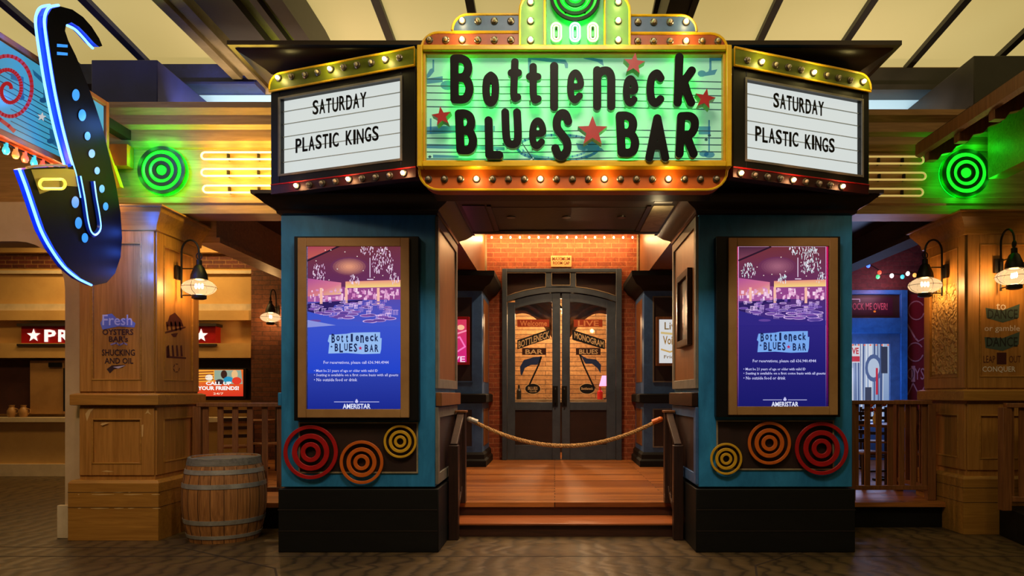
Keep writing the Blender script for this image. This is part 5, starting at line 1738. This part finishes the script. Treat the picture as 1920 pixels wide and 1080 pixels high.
# saxophone, parallel to the blade
XS = -4.31
def sx_(px, py, X=XS):
    y = X * F / (px - CX)
    return Vector((X, y, Z_(py, y)))
sax = thing('saxophone_sign', 'tall black saxophone sign outlined in blue neon at upper left', 'sign', sx_(175, 535))
outer_neck = [(192, 86), (186, 72), (172, 50), (156, 32), (136, 18), (114, 12), (97, 16), (89, 30), (88, 52)]
left_body = [(96, 110), (106, 170), (119, 232), (133, 288), (138, 308)]
right_side = [(158, 386), (163, 418), (169, 438), (178, 440), (186, 424), (182, 400)]
bell = [(132, 313), (120, 313), (92, 313), (58, 315), (44, 318), (56, 350), (70, 392), (84, 432), (102, 466), (126, 500), (152, 522), (178, 535)]
right_body = [(200, 530), (216, 512), (226, 482), (229, 446), (226, 398), (217, 344), (206, 296), (194, 246), (178, 196), (160, 148), (142, 104), (128, 76), (122, 58), (124, 46), (134, 42), (148, 50), (162, 64), (176, 80), (186, 88)]
prof = outer_neck + left_body + bell + right_body
pts = [(sx_(*p).y, sx_(*p).z) for p in prof]
TH = .085
MB().prism(pts, XS - TH, XS, 'x', 0, 1).build('body', [M['saxblack'], M['saxblue']], sax, smooth=False)
for y_, z_ in ((6.32, 3.9), (6.45, 4.2)):
    MB().box(XB + .02, XS - TH, y_, y_ + .07, z_, z_ + .12).build('mounting_arm', M['iron'], sax)
def neon(path, name, mat, X, r_=.0105, dy=-.02):
    q = [sx_(px, py, XS) for px, py in path]
    q = [Vector((X, p.y + dy, p.z)) for p in q]
    return MB().tube(q, r_, 8).build(name, mat, sax)
def smooth(path, n=4):
    out = []
    P_ = [path[0]] + path + [path[-1]]
    for i in range(1, len(P_) - 2):
        for k in range(n):
            u = k / n
            a, b_, c_, d_ = P_[i - 1], P_[i], P_[i + 1], P_[i + 2]
            out.append(tuple(.5 * (2 * b_[j] + (c_[j] - a[j]) * u + (2 * a[j] - 5 * b_[j] + 4 * c_[j] - d_[j]) * u * u + (-a[j] + 3 * b_[j] - 3 * c_[j] + d_[j]) * u ** 3) for j in (0, 1)))
    out.append(path[-1])
    return out
edge = smooth([(114, 12), (97, 16), (89, 30), (88, 52), (96, 110), (106, 170), (119, 232), (134, 290), (146, 330), (154, 372)])
neon(edge, 'neon_tube', M['neonblue'], XS - .005)
neon(edge, 'neon_tube', M['neonblue'], XS - TH + .005)
b_edge = smooth([(44, 318), (56, 350), (70, 392), (84, 432), (102, 466), (126, 500), (152, 522), (178, 535)])
neon(b_edge, 'neon_tube', M['neonblue'], XS - .02, .0115)
bow = smooth([(146, 330), (154, 372), (160, 412), (166, 434), (175, 440), (184, 428), (182, 404), (176, 370), (172, 340)])
q = [sx_(px, py) + Vector((.02, 0, 0)) for px, py in bow]
MB().tube(q, .0105, 8).build('neon_tube', M['neonblue'], sax)
q = [sx_(px, py) + Vector((.006, 0, 0)) for px, py in bow]
MB().tube(q, .022, 6).build('neon_channel', M['saxblue'], sax)
mp_ = smooth([(130, 44), (146, 52), (160, 66), (172, 80), (180, 88)])
q = [sx_(px, py) + Vector((-.03, 0, -.012)) for px, py in mp_]
MB().tube(q, .0115, 8).build('neon_tube', M['neonblue'], sax)
rim = [sx_(px, py) + Vector((.015, 0, .01)) for px, py in ((46, 317), (60, 314), (92, 312), (122, 313), (122, 318))]
MB().tube(rim, .010, 6).build('bell_rim', M['ringyellow'], sax)
loop = [(72 + 0, 345)]
lp = [(78 + 8 * math.sin(-k * PI / 8) - 0, 345 - 9 * math.cos(k * PI / 8)) for k in range(9)] + [(110 + 8 * math.sin(k * PI / 8), 345 + 9 * math.cos(k * PI / 8)) for k in range(9)]
MB().tube([sx_(px, py) + Vector((.02, 0, 0)) for px, py in lp], .012, 8, True).build('bell_neon_loop', glow('sax_yellow_loop', (1, .8, .08, 1), 1.1), sax)
cv = Canvas(fn=lambda px, py, l: sx_(px, py) + Vector((.002 + l, 0, 0)))
cv.poly([(58, 318), (122, 316), (140, 318), (146, 350), (120, 348), (74, 364)], lin(120, 96, 20), 0)
cv.build('bell_lining', M['print'], sax, smooth=False, fix=False)
for px, py, rx, ry in ((141, 178, 7, 11), (153, 216, 7, 11), (163, 255, 5.5, 8), (171, 288, 6, 8), (181, 320, 5, 7), (190, 354, 5, 7.5), (197, 387, 5, 7.5), (140, 379, 7, 11), (146, 418, 6.5, 11), (158, 446, 6, 9)):
    cv = Canvas(fn=lambda px, py, l: sx_(px, py) + Vector((.006 + l, 0, 0)))
    cv.disc(px, py, rx, ry, (1, 1, 1, 1), 0, 18)
    cv.build('key_light', M['saxdot'], sax, smooth=False, fix=False)
for py in (84, 99):
    cv = Canvas(fn=lambda px, py, l: sx_(px, py) + Vector((.004 + l, 0, 0)))
    cv.poly([(106, py + 4), (106, py - 2), (126, py), (126, py + 5)], (1, 1, 1, 1), 0)
    cv.build('blue_band', M['saxdot'], sax, smooth=False, fix=False)
for px, py in ((80, 90), (100, 200), (118, 290), (44, 360), (80, 460)):
    p = sx_(px, py); lamp(p + Vector((.02, -.16, 0)), 3.0, (.08, .25, 1), .06, sax, 'neon_light')
for z_ in (3.12, 2.92, 2.72):
    lamp((-4.2, 7.15, z_), 4.5, (.05, .16, 1), .03, sax, 'neon_light')
lamp(Vector((-4.15, 6.9, 4.1)), 12.0, (.1, .3, 1), .1, sax, 'neon_light')


# ------------------------------------------------------------------ barrel
bc = Vector((X_(420, 7.4), 7.42, 0))
t = thing('barrel', 'old oak barrel with steel hoops standing beside the left pier', 'barrel', bc)
H_ = .85
def br(h): return .335 + .072 * math.sin(PI * (h / H_ * .94 + .03))
prof = [(br(H_ * i / 20), H_ * i / 20) for i in range(21)]
prof += [(br(H_) - .02, H_), (br(H_) - .025, H_ - .025), (.01, H_ - .025)]
MB().lathe(prof, bc, 40).build('staves', M['barrel'], t)
MB().lathe([(br(H_) - .028, H_ - .03), (br(H_) - .028, H_ - .018), (.01, H_ - .018)], bc, 30).build('head', M['barrelhead'], t)
MB().lathe([(br(.78) + .004, .775), (br(.845) + .006, .845), (br(H_) - .005, .853), (br(H_) - .02, .85)], bc, 40, capped=False).build('weathered_rim', M['barrelhead'], t)
for h, w_ in ((.045, .035), (.19, .045), (.245, .0), (.55, .045), (.69, .045)):
    if w_:
        MB().lathe([(br(h) - .01, h), (br(h) + .006, h), (br(h + w_) + .006, h + w_), (br(h + w_) - .01, h + w_)], bc, 40, capped=False).build('hoop', M['steel'], t)
b = MB()
for k in range(20):
    a = 2 * PI * k / 20 + .1
    b.tube([(bc.x + (br(H_ * i / 10) + .0005) * math.cos(a), bc.y + (br(H_ * i / 10) + .0005) * math.sin(a), H_ * i / 10) for i in range(0, 10)], .0025, 4)
b.build('stave_seams', M['dark'], t)


# ------------------------------------------------------------------ railings
def railing(p, q, z0, z1, n, label, posts=(True, True), PZ=PZ):
    p, q = Vector((p[0], p[1], 0)), Vector((q[0], q[1], 0))
    t = thing('porch_railing', label, 'railing', ((p.x + q.x) / 2, (p.y + q.y) / 2, PZ))
    up = Vector((0, 0, 1))
    MB().beam(p + up * (z1 - .02), q + up * (z1 - .02), .10, .045).build('top_rail', M['rail'], t, bevel=.005)
    MB().beam(p + up * (z0 + .03), q + up * (z0 + .03), .06, .05).build('bottom_rail', M['rail'], t, bevel=.004)
    d = (q - p)
    for k in range(n):
        c = p + d * ((k + .5) / n)
        MB().box(c.x - .03, c.x + .03, c.y - .011, c.y + .011, z0 + .05, z1 - .04).build('baluster', M['rail'], t)
    for on, c in zip(posts, (p, q)):
        if on:
            MB().box(c.x - .045, c.x + .045, c.y - .045, c.y + .045, PZ, z1 - .04).build('post', M['rail'], t, bevel=.004)
    return t


railing((-3.985, 7.95), (-2.66, 7.95), .40, 1.395, 8, 'brown slatted railing between the left pier and the left blue column')
railing((X_(1594, 8.1), 8.1), (X_(1744, 8.1), 8.1), .40, 1.42, 7, 'brown slatted railing between the right blue column and the right pier')
railing((X_(1744, 8.1), 8.2), (X_(1744, 8.1) + .02, 8.9), .40, 1.42, 4, 'short slatted railing turning back beside the right pier', (False, True))
railing((X_(1884, 7.25), 7.25), (X_(2060, 7.05), 7.05), .40, 1.40, 8, 'slatted railing on the dark platform at the right edge', (True, True), .311)
t = MB_.build('side_platform', M['black'], bevel=.008)
tag(t, 'low black platform at the right edge below the slatted railing', 'platform')


# ------------------------------------------------------------------ far left counter hall
zw = 13.2
def band(y0, y1, out_, mat, name, x0=-13, x1=-5.55):
    return struct(MB().box(x0, x1, zw - out_, zw, Z_(y1, zw), Z_(y0, zw)).build(name, mat, smooth=False))
band(868, 893, .05, M['jamb'], 'baseboard_back')
band(571, 584, .10, M['jamb'], 'trim_27'); band(584, 602, .16, M['cream'], 'trim_28'); band(508, 514, .06, M['jamb'], 'trim_29')
band(478, 503, .02, M['brickband'], 'trim_30'); band(440, 476, .14, M['cream'], 'trim_31'); band(645, 672, .22, M['cream'], 'trim_32')
t = thing('service_counter', 'long service counter with pale top at the far left wall', 'counter', (-8.6, 13.0, 0))
MB().box(-12, -5.6, 12.95, 13.19, 0, .98).build('front', M['cream'], t)
MB().box(-12, -5.6, 12.85, 13.19, .98, 1.07).build('worktop', M['jamb'], t, bevel=.006)
MB().box(-12, -5.6, 12.9, 12.95, 0, .22).build('skirting', M['jamb'], t)
t = thing('service_hatch', 'dark reddish serving opening above the far left counter', 'hatch', (-8.6, 13.1, 1.1))
MB().box(-12, X_(140, 13.15), 13.13, 13.198, Z_(776, 13.15), Z_(674, 13.15)).build('recess', paint('maroon_recess', lin(72, 34, 26), lin(58, 26, 20), .7, bump=0), t)
MB().box(X_(366, 13.15), X_(480, 13.15), 13.13, 13.198, Z_(750, 13.15), Z_(674, 13.15)).build('recess', M['dark'], t)
t = thing('cabinet_door', 'pale cabinet door with dark hinge in the far left serving opening', 'door', P(92, 776, 13.1))
MB().box(X_(59, 13.1), X_(122, 13.1), 13.06, 13.13, Z_(776, 13.1), Z_(676, 13.1)).build('leaf', M['tan'], t, bevel=.005)
MB().box(X_(92, 13.05), X_(116, 13.05), 13.03, 13.06, Z_(688, 13.05), Z_(680, 13.05)).build('hinge', M['iron'], t)
MB().box(X_(120, 13.05), X_(124, 13.05), 13.03, 13.06, Z_(771, 13.05), Z_(690, 13.05)).build('closer_bar', M['iron'], t)
for k, (px, lab) in enumerate(((22, 'small brown jug on the far left counter, outer one'), (44, 'small brown jug on the far left counter beside the cabinet door'))):
    c = P(px, 776, 12.98); c.z = 1.07
    o = thing('jug', lab, 'jug', c)
    MB().lathe([(.05, 0), (.075, .05), (.075, .12), (.04, .18), (.05, .22)], c, 16).build('body', M['tan'], o)
    MB().tube([c + Vector((.07, 0, .06)), c + Vector((.12, 0, .08)), c + Vector((.12, 0, .14)), c + Vector((.06, 0, .16))], .01, 6).build('handle', M['tan'], o)
t = thing('red_fascia_sign', 'long red sign with white stars and capital letters on the far left wall', 'sign', P(220, 648, 13))
MB().box(X_(40, 13.0), X_(404, 13.0), 13.0, 13.2, Z_(645, 13), Z_(610, 13)).build('board', M['redpaint'], t)
MB().box(X_(35, 13.0), X_(408, 13.0), 12.95, 13.2, Z_(612, 13), Z_(607, 13)).build('cap_strip', M['dark'], t)
MB().box(X_(35, 13.0), X_(408, 13.0), 12.95, 13.2, Z_(649, 13), Z_(645, 13)).build('cap_strip', M['dark'], t)
M['lettersign'] = glow('white_lit_letter', (1, .95, .92, 1), .9)
def flat(fn, name, mat, par):
    cv = Canvas(12.985); fn(cv); return cv.build(name, mat, par, smooth=False, fix=False)
for x in (63, 377):
    flat(lambda cv: cv.star(x, 629, 13, (1, 1, 1, 1), 0), 'star', M['lettersign'], t)
flat(lambda cv: cv.text('P', 83, 618, 105, 641, (1, 1, 1, 1), 0, .03), 'letter', M['lettersign'], t)
flat(lambda cv: cv.text('R', 109, 618, 131, 641, (1, 1, 1, 1), 0, .03), 'letter', M['lettersign'], t)
lamp(P(240, 600, 12.7), 1.5, (1, .6, .3), .1, t)
# cove lights of the hall
def cove(loc, size, power):
    d = bpy.data.lights.new('cove_light', 'AREA'); d.shape = 'RECTANGLE'; d.size, d.size_y = size; d.energy = power; d.color = (1, .62, .22)
    o = bpy.data.objects.new('cove_light', d); COL.objects.link(o); o.location = loc; o.rotation_euler = (0, 0, 0)
    return o
cove((-7.4, 12.3, 4.45), (3.6, .3), 80)
cove((-8.6, 11.0, 4.45), (4.0, .5), 36)
# wall television
t = thing('wall_television', 'wall television showing an orange and red picture beyond the left railing', 'television', P(415, 746, 13.0))
MB().box(X_(352, 13.0), X_(461, 13.0), 13.0, 13.1, Z_(747, 13), Z_(691, 13)).build('case', M['iron'], t, bevel=.006)
cv = Canvas(12.995)
cv.poly([(354, 743), (456, 743), (456, 693), (354, 693)], [lin(226, 60, 34), lin(220, 50, 34), lin(236, 110, 40), lin(240, 150, 50)], 0)
cv.rect(370, 694, 402, 716, lin(250, 170, 60), 1)
for k in range(4): cv.line([(372, 698 + k * 5), (400, 697 + k * 5)], 2, lin(140, 60, 30), 2)
cv.poly([(402, 712), (402, 694), (452, 694), (455, 720), (420, 720)], lin(150, 170, 150), 1)
cv.disc(420, 702, 6, 8, lin(60, 34, 26), 2); cv.disc(440, 702, 6, 8, lin(240, 190, 130), 2); cv.disc(428, 712, 9, 6, lin(40, 150, 190), 2); cv.disc(444, 714, 9, 7, lin(230, 60, 40), 2.5); cv.disc(412, 716, 8, 5, lin(60, 44, 50), 2.4)
cv.disc(392, 708, 7, 6, lin(255, 240, 220), 2)
cv.text('CALL UP', 386, 715.5, 434, 722, lin(255, 255, 250), 3, .04); cv.text('YOUR FRIENDS!', 371, 724, 448, 731.5, lin(255, 255, 250), 3, .04); cv.text('24/7', 400, 736, 419, 740, lin(255, 230, 200), 3, .01)
cv.build('picture', M['screen'], t, smooth=False, fix=False)


# ------------------------------------------------------------------ ladderback chairs and tables on the side decks
def make_chair():
    t = thing('ladderback_chair', 'x', 'chair', (0, 0, 0))
    W, D, Hs = .2, .2, .46
    MB().box(-W, W, -D, D, Hs - .03, Hs).build('seat', M['rail'], t, bevel=.006)
    for x in (-W + .02, W - .02):
        for y in (-D + .02, D - .02):
            MB().box(x - .018, x + .018, y - .018, y + .018, 0, Hs - .03 if y < 0 else 1.0).build('leg', M['darkrail'], t)
    for k in range(4):
        z = .56 + k * .12
        MB().box(-W + .03, W - .03, D - .03, D - .012, z, z + .05).build('back_slat', M['darkrail'], t)
    MB().box(-W + .03, W - .03, -D + .012, -D + .03, .2, .225).box(-W + .03, W - .03, D - .03, D - .012, .2, .225).build('stretcher', M['darkrail'], t)
    return t


def dup(root, loc, rz, label, group=None):
    r = root.copy(); COL.objects.link(r); r.location = loc; r.rotation_euler = (0, 0, rz); r['label'] = label
    if group: r['group'] = group
    for ch in root.children:
        c = ch.copy(); COL.objects.link(c); c.parent = r
    return r


ch = make_chair()
G = 'ladderback chairs on the side decks'
spots = [(X_(440, 10.3), 10.3, .4, 'dark ladderback chair behind the left railing, nearer the television'), (X_(506, 10.9), 10.9, -.8, 'dark ladderback chair behind the left railing, beside the blue column'),
         (X_(1622, 9.3), 9.3, .3, 'dark ladderback chair behind the right railing, beside the blue column'), (X_(1722, 9.2), 9.2, -1.2, 'dark ladderback chair behind the right railing, beside the right pier'),
         (X_(1640, 11.4), 11.4, 2.6, 'dark ladderback chair behind the right table, under the lit door')]
for k, (x, y, rz, lab) in enumerate(spots):
    if k == 0:
        ch.location = (x, y, PZ); ch.rotation_euler = (0, 0, rz); ch['label'] = lab; ch['group'] = G
    else:
        dup(ch, (x, y, PZ), rz, lab, G)


def table(x, y, label):
    t = thing('pedestal_table', label, 'table', (x, y, PZ))
    MB().box(x - .36, x + .36, y - .36, y + .36, PZ + .75, PZ + .79).build('tabletop', M['rail'], t, bevel=.006)
    MB().lathe([(.04, .03), (.035, .75)], (x, y, PZ), 12).build('pedestal', M['iron'], t)
    MB().box(x - .28, x + .28, y - .035, y + .035, PZ, PZ + .03).box(x - .035, x + .035, y - .28, y + .28, PZ, PZ + .031).build('base', M['iron'], t)
table(X_(1675, 9.9), 9.9, 'square pedestal table behind the right railing')
table(X_(472, 11.4), 11.4, 'square pedestal table behind the left railing')
tx, ty = X_(1643, 9.9), 9.9
t = thing('flower_vase', 'vase of red and orange flowers on the table behind the right railing', 'vase', (tx, ty, PZ + .79))
MB().lathe([(.04, 0), (.05, .08), (.03, .14), (.04, .17)], (tx, ty, PZ + .79), 14).build('vase', M['neonoff'], t)
for k in range(9):
    a = k * 2.4; r_ = .04 + .012 * k
    c = Vector((tx + r_ * math.cos(a), ty + r_ * math.sin(a), PZ + 1.02 + .05 * math.sin(k * 1.7)))
    b = MB().tube([(tx, ty, PZ + .93), c], .004, 5).ball(c, .035, .035, .028, 10, 6, 1)
    b.build('flower', [M['dark'], M[('redpaint', 'ringorange', 'rust')[k % 3]]], t)
for k, (dxp, mm, lab) in enumerate(((1684, 'dark', 'dark sauce bottle on the table behind the right railing'), (1697, 'ringyellow', 'yellow sauce bottle on the table behind the right railing'))):
    c = Vector((X_(dxp, 9.8), 9.8, PZ + .79))
    o = thing('sauce_bottle', lab, 'bottle', c)
    MB().lathe([(.025, 0), (.028, .01), (.028, .1), (.012, .14), (.012, .17)], c, 12).build('body', M[mm], o)
    MB().lathe([(.014, .165), (.014, .19)], c, 10).build('cap', M['blind'], o)

# ------------------------------------------------------------------ right background: blue door, graffiti, festoon
zd = 13.0
t = thing('blue_door', 'bright blue framed door with lit glass behind the right railing', 'door', P(1645, 862, 13))
X0, X1 = X_(1560, zd), X_(1697, zd)
M['brightblue'] = paint('bright_blue_paint', lin(44, 116, 196), lin(30, 86, 156), .45, bump=.04)
b = MB().box(X0, X0 + .1, zd - .1, zd, PZ, Z_(545, zd)); b.box(X1 - .12, X1, zd - .1, zd, PZ, Z_(545, zd)); b.box(X0 + .1, X1 - .12, zd - .1, zd, Z_(553, zd), Z_(545, zd)); b.box(X0 + .1, X1 - .12, zd - .1, zd, Z_(626, zd), Z_(597, zd))
b.build('frame', M['brightblue'], t, bevel=.006)
MB().box(X0 + .1, X1 - .12, zd - .04, zd, Z_(597, zd), Z_(553, zd)).build('transom', M['espresso'], t)
cv = Canvas(zd - .045)
cv.rect(1590, 592, 1674, 558, lin(56, 16, 40), 0)
cv.text('DOCK ME OVER!', 1592, 568, 1664, 581, lin(190, 90, 110), 1, .01)
cv.line([(1590, 561), (1612, 561), (1612, 566)], 1.5, lin(200, 190, 210), 1)
cv.disc(1640, 584, 2.4, 2, lin(255, 170, 40), 1)
cv.build('transom_lettering', M['print'], t, smooth=False, fix=False)
b = MB().box(X1 - .30, X1 - .12, zd - .06, zd, PZ, Z_(626, zd)).box(X0 + .1, X0 + .22, zd - .06, zd, PZ, Z_(626, zd)).box(X0 + .22, X1 - .30, zd - .06, zd, Z_(645, zd), Z_(626, zd)).box(X0 + .22, X1 - .30, zd - .06, zd, PZ, Z_(790, zd))
b.build('leaf', M['slate'], t, bevel=.005)
cv = Canvas(zd - .02)
A0, A1 = 1583, 1667
cv.poly([(A0, 790), (A1, 790), (A1, 644), (A0, 644)], [lin(150, 170, 210), lin(120, 150, 200), lin(170, 190, 220), lin(200, 206, 226)], 0)
rr = random.Random(3)
for k in range(16):
    x = rr.uniform(1600, 1664); cv.line([(x, 645), (x + rr.uniform(-2, 2), 788)], rr.uniform(1, 3), lin(70, 90, 140) if k % 3 else lin(230, 236, 246), 1)
cv.rect(1586, 680, 1612, 648, lin(226, 222, 230), 2); cv.text('LIVE', 1590, 652, 1610, 664, lin(200, 30, 40), 3, .03); cv.rect(1590, 668, 1612, 678, lin(200, 40, 50), 3)
cv.disc(1638, 690, 16, 26, lin(80, 100, 150), 2); cv.disc(1638, 690, 11, 18, lin(190, 206, 230), 2.2); cv.rect(1642, 690, 1646, 740, lin(200, 40, 60), 2.5)
cv.rect(1586, 690, 1600, 785, lin(214, 220, 236), 2); cv.rect(1622, 726, 1634, 786, lin(60, 66, 90), 2.4); cv.rect(1652, 650, 1664, 700, lin(50, 56, 80), 2.3)
for k in range(8): cv.disc(1588 + k * 11, 647, 1.8, 1.6, lin(255, 120, 90), 3)
cv.build('lit_glass', M['doorart'], t, smooth=False, fix=False)
lamp(P(1620, 700, 12.4), 44, (.4, .55, 1), .3, t)  # added fill without a fixture, brightens the blue door
cv = Canvas(zd - .012)
pkw = lin(206, 150, 170)
cv.rect(1698, 900, 1736, 552, lin(128, 34, 48), -8)
for cx_, cy_, r0 in ((1718, 582, 15), (1716, 660, 15)):
    cv.line([(cx_ + r0 * math.cos(a), cy_ - r0 * 1.15 * math.sin(a)) for a in [k * 2 * PI / 20 + .6 for k in range(18)]], 2.2, pkw, 1)
cv.line([(1700, 606), (1708, 620), (1716, 634), (1722, 640)], 3, pkw, 1); cv.line([(1722, 640), (1732, 634)], 2, pkw, 1)
cv.text('OYS', 1701, 690, 1733, 712, pkw, 1, .0); cv.text('I', 1708, 686, 1716, 716, pkw, 1, .02)
cv.line([(1702, 740), (1712, 718), (1724, 742), (1734, 724)], 2.2, pkw, 1)
tag(cv.build('wall_graffiti', M['print'], smooth=False, fix=False), 'chalky painted lettering on the dark red wall beside the blue door', 'graffiti')
# coloured festoon along the right porch wall
t = thing('string_lights', 'string of coloured globe bulbs on the purple brick wall above the blue door', 'string lights', P(1650, 515, 12.6))
fb = [(1603, 483, 'amber'), (1628, 498, 'blue'), (1649, 511, 'red'), (1646, 519, 'green'), (1672, 517, 'white'), (1692, 519, 'teal'), (1702, 513, 'white'), (1715, 516, 'amber'), (1603, 433, 'amber'), (1631, 433, 'blue'), (1637, 412, 'blue')]
BC.update({'blue': (.05, .15, 1), 'white': (1, .9, .85)})
for nme in ('blue', 'white'):
    M['festoon_' + nme] = glow('festoon_' + nme, BC[nme] + (1,), 2.4, sample=False)
main = [P(x, y - 4, 12.6) for x, y, c in fb[:8]]
MB().tube([P(1580, 470, 12.6)] + main + [P(1740, 520, 12.6)], .008, 6).build('cord', M['iron'], t)
MB().tube([P(1590, 430, 12.6), P(1603, 430, 12.6), P(1631, 429, 12.6), P(1637, 409, 12.6), P(1645, 400, 12.6)], .006, 5).build('cord', M['iron'], t)
for x, y, c in fb:
    MB().ball(P(x, y, 12.6), .034, .034, .04, 12, 8).build('bulb', M['festoon_' + c], t, label=c + ' bulb')
lamp(P(1668, 535, 12.5), 13, (1, .45, .6), .2, t)
lamp(P(1620, 480, 12.2), 1.5, (.3, .3, 1), .2, t)

# ------------------------------------------------------------------ wooden eave at upper right
t = thing('wooden_eave', 'dark wooden eave with corbels projecting at upper right over the green target', 'eave', (3.9, 6.6, 4.0))
XE = 3.83
MB().prism([(XE, 4.02), (XE + .05, 4.0), (XE + .06, 4.12), (XE, 4.14)], 4.6, 7.55, 'y').build('gutter_board', M['rail'], t)
MB().prism([(XE + .02, 4.10), (XE + 1.2, 4.62), (XE + 1.2, 4.68), (XE + .02, 4.16)], 4.6, 7.55, 'y').build('roof_slope', M['crown'], t)
MB().prism([(XE + .05, 4.05), (XE + .85, 4.36), (XE + .85, 4.40), (XE + .05, 4.09)], 4.6, 7.55, 'y').build('soffit', M['sidewood'], t)
for y in (7.4, 6.85, 6.3, 5.75, 5.2):
    pts = [(XE + .04, 4.06), (XE + .04, 3.92), (XE + .14, 3.92), (XE + .18, 3.98), (XE + .28, 4.0), (XE + .33, 4.06), (XE + .45, 4.1), (XE + .5, 4.24), (XE + .2, 4.12)]
    MB().prism(pts, y - .045, y + .045, 'y').build('corbel', M['rail'], t, bevel=.006)
MB().box(XE + .77, XE + .95, 4.6, 7.55, 3.78, 4.42).build('side_wall', M['ent'], t)
